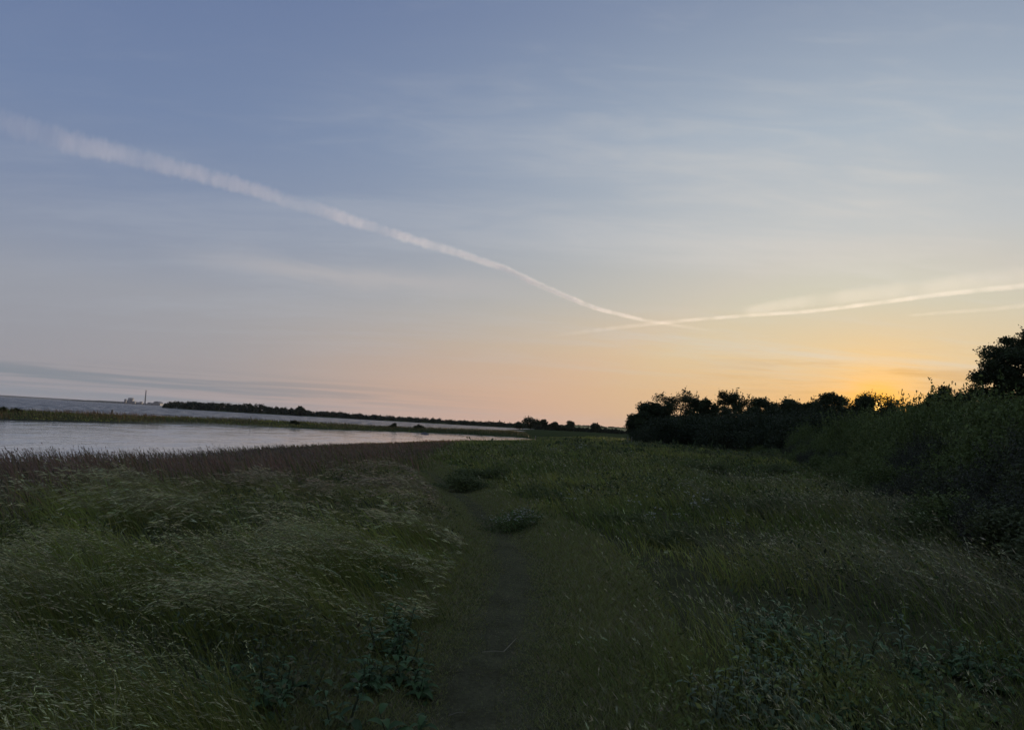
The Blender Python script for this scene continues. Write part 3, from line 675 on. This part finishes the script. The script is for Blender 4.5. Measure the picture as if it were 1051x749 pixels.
# darker shrubs in front of the far trees
far_shrub = [shrub(200 + k, 5.0, 3.6, 16, 260, 0.21, (0.028, 0.038, 0.018), (0.040, 0.050, 0.026), 40, 0.6) for k in range(3)]
srng = np.random.default_rng(31); first = [True] * 3
for k in range(44):
    px = 650 + (k + srng.random()) * 215 / 44; yy = float(np.interp(px, [650, 740, 800, 865], [104, 98, 84, 74])) + srng.normal(0, 5) + (k % 2) * 9
    topy = float(np.interp(px, [645, 680, 720, 760, 800, 830, 865], [440, 429, 424, 422, 420, 420, 420])) + srng.normal(0, 4)
    c = at(px, topy, yy); g = ground_at(c[0], c[1]); s = max(0.35, (c[2] - g) / 3.6); i = k % 3
    o = far_shrub[i] if first[i] else copy_tree(far_shrub[i]); first[i] = False
    put(o, (c[0], c[1], g - 0.05), srng.uniform(0, 6.28), s)
    tag(o, 'dark rounded shrub in the belt in front of the far trees', 'shrub', 'shrubs in front of the far tree line')

# the scrub bank rising on the right
G1, G2 = (0.066, 0.090, 0.028), (0.102, 0.128, 0.040)
B1, B2 = (0.045, 0.055, 0.024), (0.075, 0.088, 0.038)
proto = [shrub(301, 2.6, 2.0, 16, 640, 0.100, G1, G2, 110, 0.6), shrub(302, 3.0, 1.8, 18, 600, 0.092, G1, G2, 120, 0.6),
         shrub(303, 2.4, 2.2, 16, 640, 0.090, B1, B2, 100, 0.55), shrub(304, 2.8, 1.7, 16, 640, 0.085, G2, (0.12, 0.142, 0.046), 140, 0.7),
         shrub(305, 2.2, 1.2, 14, 560, 0.050, B1, (0.05, 0.05, 0.04), 70, 0.4)]
used = [False] * 5
def place(i, x, y, s, label, group=None, sz=1.0):
    o = proto[i] if not used[i] else copy_tree(proto[i]); used[i] = True
    put(o, (x, y, ground_at(x, y) - 0.08), srng.uniform(0, 6.28), (s, s, s * sz)); return tag(o, label, 'shrub', group)
pts_ = []
for _ in range(9000):
    yy = 6.0 * (95 / 6.0) ** srng.random(); dd = srng.uniform(-0.4, 16); xx = float(np.interp(yy, [b_[1] for b_ in BANK], [b_[0] for b_ in BANK])) + dd
    if xx > 0.86 * yy + 3.5: continue
    rmin = 0.75 + 0.022 * yy + 0.05 * dd
    if all((xx - a) ** 2 + (yy - b_) ** 2 > rmin ** 2 for a, b_, _ in pts_): pts_.append((xx, yy, dd))
pts_.sort(key=lambda v: v[1]); pts_ = pts_[:270]
for xx, yy, dd in pts_:
    px = PW / 2 + F * xx / yy; hz = 407 + 0.055 * px                    # crest of the bank
    crest = float(np.interp(px, [780, 850, 900, 960, 1051, 1300], [452, 436, 427, 421, 414, 405])) + srng.normal(0, 4)
    htop = 1.7 + (hz - crest) * yy / F - ground_at(xx, yy)
    want = min(htop, 0.75 + 0.55 * dd + srng.normal(0, 0.2) + 0.25 * (yy < 16)); want = float(np.clip(want, 0.5, 3.4))
    if dd < 2.5 and yy > 14: i = int(srng.choice([0, 3, 4, 4, 1]))
    else: i = int(srng.choice([0, 1, 2, 3, 0, 1]))
    if yy < 18 and px > 905: i = int(srng.choice([2, 2, 0, 4]))
    H0 = (2.0, 1.8, 2.2, 1.7, 1.2)[i] * 0.95; s = float(np.clip(0.55 + 0.45 * want / H0, 0.5, 1.6)); 
    place(i, xx, yy, s, ('green leafy shrub in the dense scrub bank on the right', 'green leafy shrub in the dense scrub bank on the right',
                         'blackish leaved shrub in the dense scrub bank on the right', 'pale green shrub with long shoots in the dense scrub bank on the right',
                         'low dark bramble at the foot of the scrub bank on the right')[i], ('green shrubs of the scrub bank', 'green shrubs of the scrub bank', 'blackish shrubs of the scrub bank', 'pale green shrubs of the scrub bank', 'low brambles of the scrub bank')[i], want / H0 / s)

# low dark hummocks of bramble out in the meadow
hum = shrub(320, 1.5, 0.75, 14, 520, 0.045, (0.064, 0.082, 0.030), (0.115, 0.134, 0.048), 110, 0.35, name='bramble')
hum_spots = [(472, 500, 1.25, 'dark bramble hummock right beside the far bend of the path'), (492, 494, 1.2, 'bramble hummock behind the one at the bend of the path'),
             (556, 513, 1.0, 'low dark bramble beyond the patch of white flowers'), (590, 506, 0.9, 'small dark bramble right of the one beyond the white flowers'),
             (640, 540, 0.8, 'small dark bramble clump in the middle of the right meadow'), (690, 560, 0.8, 'bramble clump left of the dead stalks in the right meadow'),
             (760, 530, 1.3, 'broad dark bramble clump midway between path and scrub bank'), (800, 522, 1.2, 'dark bramble clump nearest the pale dead stalks'),
             (725, 486, 1.5, 'far low bramble in the meadow below the tree line'), (800, 490, 1.8, 'long low bramble where the meadow meets the scrub bank'),
             (600, 462, 1.4, 'far bramble in the meadow on the near side of the distant hedge'), (590, 452, 1.8, 'far bramble on the green meadow below the distant trees')]
for k, (px, py, s, lb) in enumerate(hum_spots):
    q_ = pt(px, py, 0.0); o = hum if k == 0 else copy_tree(hum)
    tag(put(o, (q_[0], q_[1], ground_at(q_[0], q_[1]) - 0.06), k * 1.7, (s, s, 0.55 * s)), lb, 'bramble', 'brambles in the meadow')

# leafy weeds, blue green and silvery, low among the grass
def weed(seed, H, nl, L, col, asp=0.33, name='weed'):
    rng = np.random.default_rng(seed); root = empty(name, (0, 0, 0)); A = Acc(); S = Acc()
    for k in range(3):
        a0 = rng.uniform(0, 6.28); tipp = np.array([math.cos(a0) * 0.10, math.sin(a0) * 0.10, H * rng.uniform(0.75, 1.05)])
        b = np.array([math.cos(a0) * 0.03, math.sin(a0) * 0.03, -0.03]); mid = (b + tipp) / 2 + rng.normal(0, 0.015, 3)
        cv = np.array([b, mid, tipp]); S.add(*tube(cv, [0.0045, 0.0035, 0.002], 5), (0.06, 0.07, 0.035))
        for j in range(nl):
            f_ = (j + 0.5) / nl; p = b * (1 - f_) ** 2 + 2 * f_ * (1 - f_) * mid + f_ * f_ * tipp; a = a0 + j * 2.4; ln = L * (1.15 - 0.65 * f_) * rng.uniform(0.8, 1.2)
            hd = np.array([math.cos(a), math.sin(a), 0.0]); sd_ = np.array([-hd[1], hd[0], 0.0]); e0 = rng.uniform(0.2, 0.8); V = []
            q_ = p.copy(); prof = (0.15, 0.8, 1.0, 0.62, 0.0)
            for i, w_ in enumerate(prof):
                fold = np.array([0, 0, 0.18 * w_ * asp * ln])
                V += [q_ - sd_ * asp * ln * w_ * 0.5 + fold, q_, q_ + sd_ * asp * ln * w_ * 0.5 + fold]
                e = e0 - i * 0.35; q_ = q_ + (hd * math.cos(e) + np.array([0, 0, 1.0]) * math.sin(e)) * ln / 4
            Fq = [[3 * i + c, 3 * i + c + 1, 3 * i + c + 4, 3 * i + c + 3] for i in range(4) for c in (0, 1)]
            A.add(V, Fq, np.asarray(col) * rng.uniform(0.7, 1.35))
    A.build('leaves', M_leaf, root); S.build('stem', M_leaf, root); return root
WD = [weed(401, 0.25, 9, 0.11, (0.068, 0.112, 0.048)), weed(402, 0.24, 8, 0.10, (0.115, 0.150, 0.082), 0.3), weed(403, 0.17, 8, 0.14, (0.052, 0.090, 0.032), 0.45)]
WL = ['blue green leafy weed growing among the grass on the right of the path', 'silvery leaved weed growing among the grass on the right of the path', 'broad leaved dark green weed growing among the grass on the right of the path']
WLL = [s_.replace('right of the path', 'left of the path') for s_ in WL]
WG = ['blue green weeds', 'silvery weeds', 'broad leaved weeds']
wu = [False] * 3
def plant(i, px, py, s, left):
    q_ = pt(px, py, 0.0); o = WD[i] if not wu[i] else copy_tree(WD[i]); wu[i] = True
    put(o, (q_[0], q_[1], ground_at(q_[0], q_[1])), srng.uniform(0, 6.28), s)
    tag(o, (WLL if left else WL)[i], 'weed', WG[i] + (' left' if left else ' right') + ' of the path')
def spray(n, cx_, cy_, sx, sy, kinds, left, smin=0.7, smax=1.25):
    for _ in range(n): plant(int(srng.choice(kinds)), cx_ + srng.normal(0, sx), cy_ + srng.normal(0, sy), srng.uniform(smin, smax), left)
spray(20, 800, 668, 26, 12, [0, 0, 2, 1], False, 1.0, 1.6); spray(18, 832, 725, 34, 22, [0, 0, 1, 1], False, 1.0, 1.6); spray(10, 775, 745, 25, 22, [1, 1, 0], False, 1.0, 1.5)
spray(16, 930, 745, 55, 26, [2, 2, 0], False); spray(12, 955, 690, 45, 10, [2, 0], False); spray(6, 735, 715, 14, 14, [1], False)
spray(10, 408, 660, 16, 18, [2, 2, 0], True); spray(5, 385, 705, 25, 14, [2, 0], True); spray(9, 290, 735, 50, 18, [0, 2], True)
spray(9, 150, 752, 30, 18, [0, 2], True); spray(10, 385, 600, 12, 14, [2], True)
spray(10, 690, 500, 40, 6, [2], False); spray(8, 575, 505, 14, 5, [2], False, 1.0, 1.5)

# white flowered plants
def flower_plant(seed, H, heads, W, name='flowering_plant', hs=0.014):
    rng = np.random.default_rng(seed); root = empty(name, (0, 0, 0)); S = Acc(); A = Acc(); Fh = Acc()
    for k in range(heads):
        e = np.array([rng.normal(0, W / 3), rng.normal(0, W / 3), H * rng.uniform(0.7, 1.05)]); b = np.array([e[0] * 0.3, e[1] * 0.3, -0.03])
        S.add(*tube(np.array([b, (b + e) / 2 + rng.normal(0, 0.01, 3), e]), [0.003, 0.002, 0.0015], 4), (0.06, 0.075, 0.03))
        m_ = rng.normal(0, hs * 0.5, (16, 3)); m_[:, 2] *= 0.25
        leaf_cloud(Fh, e + m_, hs * 0.55, rng, np.tile([[0.45, 0.45, 0.37]], (16, 1)) * rng.uniform(0.8, 1.1), 0.6, 0.9)
    p = rng.normal(0, 1, (160, 3)) * np.array([W / 3, W / 3, 0.0]); p[:, 2] = rng.random(160) * H * 0.85
    leaf_cloud(A, p, 0.05, rng, vary((0.085, 0.110, 0.036), 160, rng), 0.2, 0.4)
    S.build('stem', M_leaf, root); A.build('leaves', M_leaf, root); Fh.build('flower_heads', M_white, root); return root
fp = flower_plant(501, 0.27, 11, 0.5)
for k in range(13):
    q_ = pt(533 + srng.normal(0, 17), 540 + srng.normal(0, 3.5)); o = fp if k == 0 else copy_tree(fp)
    tag(put(o, (q_[0], q_[1], ground_at(q_[0], q_[1])), k, srng.uniform(0.8, 1.1)), 'low plant with small white flowers in the patch beside the bend of the path', 'flower', 'white flowers beside the bend of the path')
um = flower_plant(502, 0.75, 9, 0.4, hs=0.028)
for k in range(26):
    if k < 14: q_ = pt(srng.uniform(560, 760), srng.uniform(478, 560))
    else: q_ = pt(srng.uniform(520, 665), srng.uniform(462, 474))
    o = um if k == 0 else copy_tree(um)
    tag(put(o, (q_[0], q_[1], ground_at(q_[0], q_[1])), k, srng.uniform(0.55, 0.8) if k < 14 else srng.uniform(0.8, 1.2)), 'umbel with flat white flower heads scattered in the right meadow', 'flower', 'umbels scattered in the meadow')

# bent straw lying on the path
A = Acc(); q1, q2, q3 = pt(495, 672, -0.04), pt(517, 671, -0.04), pt(530, 655, -0.03)
for q_ in (q1, q2, q3): q_[2] = ground_at(q_[0], q_[1]) + 0.035
A.add(*tube(np.array([q1, (q1 + q2) / 2 + [0, 0, 0.006], q2, (q2 + q3) / 2, q3]), [0.003, 0.004, 0.004, 0.0035, 0.002], 5), (0.24, 0.21, 0.13))
tag(A.build('straw', M_white), 'bent pale straw lying across the trodden path', 'straw')
A = Acc(); q1, q2 = pt(460, 733), pt(478, 729)
for q_ in (q1, q2): q_[2] = ground_at(q_[0], q_[1]) + 0.035
A.add(*tube(np.array([q1, (q1 + q2) / 2 + [0, 0, 0.008], q2]), [0.002, 0.003, 0.002], 5), (0.17, 0.15, 0.10))
tag(A.build('straw', M_white), 'short straw stub at the near end of the path', 'straw')

# ------------------------------------------------------------------ far shore of the bay
def hl_y(px): return float(np.interp(px, [167, 200, 240, 300, 380, 450, 530, 600], [765, 690, 660, 645, 628, 615, 598, 575]))
TOPS = [(168, 417), (171, 413), (176, 411.6), (200, 412.3), (230, 413.8), (262, 415), (285, 418), (300, 419.8), (330, 422), (360, 424.6), (400, 427.2), (440, 430), (480, 432.2), (525, 434.4), (600, 438)]
wrng = np.random.default_rng(77); CC = []; RD = []
for k in range(1150):
    px = 168 + 430 * wrng.random(); dep = wrng.random() * 70; yy = hl_y(px) + 6 + dep
    tp = float(np.interp(px, *zip(*TOPS))) + wrng.normal(0, 0.5); zt = at(px, tp, yy)[2]; r_ = wrng.uniform(1.3, 2.6); f_ = wrng.random() ** 0.8
    xx = (px - 525.5) / F * yy * 1.0; c = at(px, tp, yy); z0 = WATER + 0.5
    CC.append([c[0], yy, z0 + max(0.4, (zt - r_ * 0.8 - z0)) * f_]); RD.append(r_)
p, li = lobes_leaves(wrng, np.array(CC), np.array(RD), 75, 0.9); p = p[p[:, 2] > WATER]
A = Acc(); leaf_cloud(A, p, 1.1, wrng, vary((0.030, 0.038, 0.022), len(p), wrng, 0.2), 0.2, 0.8)
tag(A.build('far_wood', M_far), 'low dark wood along the headland across the bay', 'wood', kind='stuff')

def far_tree(px, top, dist, wpx, seed, label, group=None, **kw):
    kw.setdefault('per', 90); kw.setdefault('lobes', 22); kw.setdefault('size', dist * 0.0018); kw.setdefault('sink', 0.1); kw.setdefault('lr', (0.14, 0.2)); kw.setdefault('sprig', 14); kw.setdefault('sl', 0.7)
    o = tree_at(px, top, dist, wpx, seed, label, mat=M_far, **kw)
    if group: o['group'] = group
    return o
far_tree(308, 417.6, 650, 9, 601, 'lone round tree standing above the low wooded headland')
far_tree(545, 428.2, 372, 20, 602, 'dome shaped tree, largest of the distant group at the end of the bay')
far_tree(534, 433.5, 368, 14, 603, 'sloping tree at the water end of the distant group')
far_tree(558, 431.0, 380, 10, 604, 'small round tree right of the distant dome shaped tree')
far_tree(569, 433.5, 388, 12, 605, 'low tree between the small round tree and the pale field')
far_tree(586, 432.4, 400, 10, 606, 'round topped tree standing in front of the pale distant field')
far_tree(612, 435.0, 400, 11, 607, 'small tree right of the pale distant field')
hd_ = None
for k in range(26):
    px = 552 + k * 3.6 + wrng.normal(0, 1); yy = 395 + wrng.normal(0, 8) + (k % 3) * 14
    c = at(px, float(np.interp(px, [552, 600, 645], [436.5, 438.2, 440.2])) + wrng.normal(0, 0.7), yy); g = ground_at(c[0], c[1]); H = max(1.5, c[2] - g)
    if hd_ is None: hd_ = shrub(610, 5.5, 3.0, 12, 90, 0.7, (0.026, 0.034, 0.018), (0.036, 0.045, 0.022), 6, 0.6, M_far, 0.7, 'hedge_shrub'); o = hd_
    else: o = copy_tree(hd_)
    tag(put(o, (c[0], c[1], g - 0.1), k * 2.1, (1.0, 1.0, H / 3.0)), 'dark shrub in the distant hedge below the pale field', 'hedge shrub', 'shrubs of the distant hedge')
for k in range(16):
    px = 562 + k * 5.2 + wrng.normal(0, 1.5); yy = 640 + wrng.normal(0, 12)
    c = at(px, float(np.interp(px, [560, 600, 645], [436.0, 437.0, 438.2])) + wrng.normal(0, 0.5), yy); g = ground_at(c[0], c[1]); H = max(1.2, c[2] - g)
    tag(put(copy_tree(hd_), (c[0], c[1], g - 0.1), k * 1.3, (1.4, 1.4, H / 3.0)), 'dark shrub along the skyline beyond the pale field', 'hedge shrub', 'shrubs on the skyline beyond the field')

# far coast with the power station
A = Acc()
xs = np.linspace(62, 172, 60); prof = []
for px in xs: prof.append(float(np.interp(px, [62, 75, 95, 110, 125, 150, 172], [0.4, 1.2, 1.8, 2.0, 1.6, 1.4, 1.4])) + 0.35 * (vnoise(np.array([px * 0.35]), np.array([2.2]))[0] - 0.5))
rows = []
for px, hp in zip(xs, prof):
    c = at(px, 407 + 0.055 * px, 6000.0); h_ = hp * 6000 / F
    rows.append([[c[0], 6000, WATER - 1], [c[0], 6010, h_ * 0.6], [c[0], 6060, h_], [c[0], 6500, h_], [c[0], 6560, WATER - 1]])
rows = np.array(rows); k_ = np.arange(rows.shape[0] * 5).reshape(-1, 5)
A.add(rows.reshape(-1, 3), np.stack([k_[:-1, :-1], k_[:-1, 1:], k_[1:, 1:], k_[1:, :-1]], -1).reshape(-1, 4), (0.05, 0.055, 0.045))
tag(A.build('far_coast', M_far), kind='structure')
A = Acc(); rows = []
for px in np.linspace(-60, 62, 50):
    c = at(px, 407 + 0.055 * px, 11000.0); h_ = (1.1 + 0.9 * vnoise(np.array([px * 0.08 + 4]), np.array([0.4]))[0]) * 11000 / F * min(1, (64 - px) / 25 + 0.15)
    rows.append([[c[0], 11000, WATER - 1], [c[0], 11100, h_], [c[0], 12000, h_], [c[0], 12100, WATER - 1]])
rows = np.array(rows); k_ = np.arange(rows.shape[0] * 4).reshape(-1, 4)
A.add(rows.reshape(-1, 3), np.stack([k_[:-1, :-1], k_[:-1, 1:], k_[1:, 1:], k_[1:, :-1]], -1).reshape(-1, 4), (0.05, 0.055, 0.045))
tag(A.build('distant_hills', M_far), kind='structure')

YC = 5950.0; U_ = YC / F                                                  # metres per pixel of the photograph out there
def far_x(px): return at(px, 407 + 0.055 * px, YC)[0]
ch = empty('chimney', (far_x(148.6), YC, WATER)); tag(ch, 'tall thin chimney of the power station across the sea', 'chimney')
A = Acc(); A.add(*tube(np.array([[0, 0, 0], [0, 0, 40], [0, 0, 118]], float), [6.0, 5.0, 3.6], 20)); A.build('shaft', M_conc, ch, True)
A = Acc(); A.add(*tube(np.array([[0, 0, 116], [0, 0, 121]], float), [4.3, 4.3], 20)); A.build('rim', M_glassdark, ch, True)
A = Acc(); A.add(*box((0, 0, 0), (26, 20, 12))); A.build('base', M_conc, ch)
def block(px, w, h, label, cat, extra=(), d=40):
    o = empty('power_station_building', (far_x(px), YC, WATER)); tag(o, label, cat)
    A = Acc(); A.add(*box((0, 0, 0), (w * U_, d, h * U_)))
    for (ox, ew, eh) in extra: A.add(*box((ox * U_, 3, 0), (ew * U_, d * 0.8, eh * U_)))
    A.build('walls', M_clad, o)
    A = Acc(); A.add(*box((0, 0, h * U_), (w * U_ * 0.9, d * 0.9, 2.5))); A.build('roof', M_conc, o)
    A = Acc()
    for j in range(3): A.add(*box((0, -d / 2 - 0.3, (0.25 + 0.22 * j) * h * U_), (w * U_ * 0.8, 0.5, 2.5)))
    A.build('windows', M_glassdark, o); return o
block(134, 3.6, 6.0, 'square boiler house left of the tall chimney, highest block of the power station', 'building', [(-2.2, 2.6, 4.0), (2.8, 3.0, 3.2)])
block(128.5, 1.2, 4.6, 'narrow tower left of the boiler house across the sea', 'building', [(-1.5, 2.4, 2.2)], 20)
block(143, 5.0, 2.3, 'low shed between the boiler house and the chimney', 'building', [(1.5, 1.4, 3.2)])
block(155.5, 6.5, 2.2, 'long low hall right of the chimney', 'building', [(-2, 2.0, 2.8)])
hall = empty('power_station_building', (far_x(162), YC, WATER)); tag(hall, 'arched storage hall at the right end of the power station', 'building')
A = Acc(); th_ = np.linspace(0, np.pi, 13); wx = 4.0 * U_; hz_ = 4.3 * U_
V = np.array([[math.cos(a) * wx, s_, math.sin(a) ** 0.7 * hz_] for s_ in (-30, 30) for a in th_]); A.add(V, np.array([[i, i + 1, i + 14, i + 13] for i in range(12)]))
A.build('roof', M_clad, hall)
A = Acc(); nE = len(th_)
for s_ in (-29.5, 29.5):
    V = np.array([[0, s_, 0]] + [[math.cos(a) * wx * 0.99, s_, math.sin(a) ** 0.7 * hz_ * 0.99] for a in th_]); A.add(V, np.array([[0, i, i + 1] for i in range(1, nE)]))
A.build('walls', M_conc, hall)

# ------------------------------------------------------------------ small things by the water
sb = shrub(330, 3.2, 1.1, 12, 420, 0.15, (0.034, 0.042, 0.02), (0.05, 0.056, 0.026), 30, 0.3)
for k, (px, py, yy, s, lb) in enumerate([(4, 418.5, 88, 0.6, 'low bushy shrub at the left end of the spit'), (17, 420, 90, 0.5, 'shrub right of the leftmost one on the spit'),
                                         (302, 432.5, 128, 0.7, 'small dark shrub on the middle of the spit'), (405, 436.2, 152, 0.9, 'wide low shrub on the narrow end of the spit'), (430, 437.6, 156, 0.8, 'shrub right of the wide low one on the narrow end of the spit')]):
    c = at(px, py, yy); o = sb if k == 0 else copy_tree(sb); tag(put(o, (c[0], c[1], ground_at(c[0], c[1]) - 0.05), k * 1.9, s), lb, 'shrub')
def post(px, py, yy, hgt, r_, label):
    c = at(px, py, yy); g = max(ground_at(c[0], c[1]), WATER - 0.4); o = empty('post', (c[0], c[1], g)); tag(o, label, 'post')
    A = Acc(); A.add(*tube(np.array([[0, 0, -0.2], [0.01, 0, hgt * 0.5], [0.03, 0, hgt]]), [r_, r_ * 0.95, r_ * 0.9], 10)); A.build('shaft', M_wood, o)
    A = Acc(); A.add(*tube(np.array([[0.03, 0, hgt], [0.031, 0, hgt + 0.02], [0.031, 0, hgt + 0.05]]), [r_ * 1.15, r_ * 1.1, r_ * 0.3], 10)); A.build('cap', M_wood, o)
post(115, 421, 108, 0.9, 0.16, 'short weathered post standing on the spit below the far coast')
post(257, 432, 121, 1.0, 0.07, 'thin stake on the sandy stretch of the spit')
post(549.5, 452, 128, 1.1, 0.06, 'thin stake standing at the tip of the lagoon')
post(644, 456, 96, 1.0, 0.05, 'pale fence post in front of the tree line end, left of its neighbour')
post(648, 456, 95, 0.95, 0.05, 'pale fence post in front of the tree line end, nearer the trees')
c = pt(436, 445.5, WATER); bm_r = np.random.default_rng(3); A = Acc()
th_, ph_ = np.meshgrid(np.linspace(0, 2 * np.pi, 24, endpoint=False), np.linspace(0, np.pi / 2, 7)); rr2 = 1 + 0.25 * (fbm(th_ * 1.3, ph_ * 2, 0.8) - 0.5)
V = np.stack([np.cos(th_) * np.cos(ph_) * rr2 * 0.75, np.sin(th_) * np.cos(ph_) * rr2 * 0.6, np.sin(ph_) * rr2 * 0.38 - 0.05], -1).reshape(-1, 3)
k_ = np.arange(7 * 24).reshape(7, 24); A.add(V, np.stack([k_[:-1], np.roll(k_[:-1], -1, 1), np.roll(k_[1:], -1, 1), k_[1:]], -1).reshape(-1, 4))
M_rock = plain_mat('dark_rock', (0.05, 0.045, 0.04), 0.8, 4.0)
o = A.build('rock', M_rock, None, True); o.location = c; tag(o, 'dark boulder breaking the surface of the narrow lagoon', 'rock')

# ------------------------------------------------------------------ condensation trails
def trail(pix, widths, alt, dens, label, seed, fray=2.6, f1=0.94, f0=0.06):
    """a long soft plume of ice cloud at altitude alt, along the given line"""
    Pw = np.array([pt(a, b, alt) for a, b in pix]); wd = np.array([w_ * np.linalg.norm(p_ - EYE) / F for w_, p_ in zip(widths, Pw)])
    fine = np.linspace(0, len(pix) - 1, 4 * len(pix)); pr_ = np.array(pix, float)
    pr_[:, 1] += np.random.default_rng(seed).normal(0, 1.2, len(pr_)) * (np.arange(len(pr_)) > 0)
    for _ in range(1): pr_[1:-1] = pr_[1:-1] * 0.6 + 0.2 * (pr_[:-2] + pr_[2:])
    Pw = np.array([pt(np.interp(f_, range(len(pix)), pr_[:, 0]), np.interp(f_, range(len(pix)), pr_[:, 1]), alt) for f_ in fine])
    wd = np.array([np.interp(f_, range(len(pix)), widths) for f_ in fine]) * np.linalg.norm(Pw - EYE, axis=1) / F
    A0 = Pw[0]; dirx = Pw[-1] - A0; L = np.linalg.norm(dirx); dirx /= L; rz = math.atan2(dirx[1], dirx[0]); diry = np.array([-dirx[1], dirx[0], 0])
    u = (Pw - A0) @ dirx / L; c = (Pw - A0) @ diry
    ic = np.argsort(u); u, c, wd = u[ic], c[ic], wd[ic]
    m_, t, b = mat_new('ice_cloud'); tree_ = m_.node_tree; tree_.nodes.remove(b)
    co = t.n('ShaderNodeTexCoord').outputs['Object']; X, Y, Z = t.xyz(co); un = t.m('DIVIDE', X, L)
    def curve(vals):
        lo, hi = min(vals) - 1e-3, max(vals) + 1e-3; nd = t.n('ShaderNodeFloatCurve'); t.put(nd.inputs['Value'], un); cv = nd.mapping.curves[0]
        while len(cv.points) > 2: cv.points.remove(cv.points[1])
        for i, (a, v_) in enumerate(zip(u, vals)):
            yv = (v_ - lo) / (hi - lo)
            if i == 0: cv.points[0].location = (0, yv)
            elif i == len(u) - 1: cv.points[-1].location = (1, yv)
            else: cv.points.new(a, yv)
        [setattr(p_, 'handle_type', 'VECTOR') for p_ in cv.points]; nd.mapping.update(); return t.m('ADD', t.m('MULTIPLY', nd.outputs[0], hi - lo), lo)
    cc, ww = curve(list(c)), curve(list(wd))
    yy = t.m('DIVIDE', t.m('SUBTRACT', Y, cc), ww); zz = t.m('DIVIDE', Z, t.m('MULTIPLY', ww, 0.7))
    nv = t.comb(t.m('DIVIDE', X, float(np.mean(wd)) * 1.3), t.m('MULTIPLY', yy, 0.8), t.m('MULTIPLY', zz, 0.18))
    nz = t.noise(nv, 1.8, 7, 0.72, 0.5)
    edge = t.m('ADD', t.m('ADD', t.m('MULTIPLY', yy, yy), t.m('MULTIPLY', zz, zz)), t.m('MULTIPLY', t.m('SUBTRACT', nz, 0.5), fray))
    dn = t.m('MULTIPLY', t.step(edge, 1.0, 0.1), t.m('ADD', 0.25, t.m('MULTIPLY', nz, 1.4)))
    dn = t.m('MULTIPLY', dn, t.m('DIVIDE', dens, ww))
    lowf = t.noise(t.comb(t.m('DIVIDE', X, float(np.mean(wd)) * 5.0), t.m('MULTIPLY', yy, 0.7), float(seed)), 1.0, 4, 0.6, 0.3)
    dn = t.m('MULTIPLY', dn, t.m('ADD', 0.15, t.m('MULTIPLY', t.step(lowf, 0.30, 0.64), 1.25)))
    dn = t.m('MULTIPLY', dn, t.m('MULTIPLY', t.step(un, 0.0, f0), t.step(un, 1.0, f1)))
    vs = t.n('ShaderNodeVolumeScatter'); vs.inputs['Color'].default_value = (1, 1, 1, 1); t.put(vs.inputs['Density'], dn); vs.inputs['Anisotropy'].default_value = 0.5
    t.t.links.new(vs.outputs[0], tree_.nodes['Material Output'].inputs['Volume'])
    m_.cycles.volume_step_rate = 0.03
    uu_ = np.linspace(0, 1, 60); cl = np.interp(uu_, u, c); wl = np.interp(uu_, u, wd) * 1.55
    th = np.linspace(0, 2 * np.pi, 16, endpoint=False)
    V = np.stack([np.repeat(uu_ * L, 16), (cl[:, None] + wl[:, None] * np.cos(th)[None]).ravel(), (0.7 * wl[:, None] * np.sin(th)[None]).ravel()], -1)
    k_ = np.arange(60 * 16).reshape(60, 16); q_ = np.stack([k_[:-1], np.roll(k_[:-1], -1, 1), np.roll(k_[1:], -1, 1), k_[1:]], -1).reshape(-1, 4)
    cap0 = np.stack([np.full(14, 0), np.arange(1, 15), np.arange(2, 16)], -1); cap1 = cap0[:, ::-1] + 59 * 16
    o = mk('condensation_trail', V, [q_, cap0, cap1], m_); o.location = A0; o.rotation_euler = (0, 0, rz)
    return tag(o, label, 'contrail')
T1 = [(-60, 108), (0, 127), (90, 150), (180, 173), (250, 190), (330, 215), (390, 238), (470, 258), (520, 274), (560, 296), (610, 318), (660, 329), (712, 337), (745, 342)]
W1 = [18, 18, 16, 14, 12, 11, 8.5, 7, 5.5, 4.8, 3.8, 3.2, 3.0, 3.0]
trail(T1, W1, 8000, 0.22, 'broad frayed white vapour trail sloping down across the left of the sky', 1, 3.6, 0.72)
trail([(550, 347), (620, 338), (700, 329), (770, 326), (830, 319), (900, 310), (960, 302), (1051, 293), (1110, 287)], [4, 4, 3.4, 3.2, 3.4, 3.6, 4, 4.6, 5.4], 8600, 0.17, 'thin bright vapour trail rising to the right above the sun', 2, 1.8, 0.94, 0.75)
trail([(760, 320), (830, 310), (900, 302), (960, 294), (1051, 284), (1130, 276)], [9, 11, 13, 14, 15, 15], 9200, 0.07, 'faint frayed veil of vapour just above the thin bright trail', 3)
trail([(930, 324), (980, 320), (1020, 316), (1051, 313), (1110, 308)], [2.5, 3, 3.5, 4, 4], 9000, 0.055, 'short pale streak of vapour below the thin bright trail at the right edge', 4)
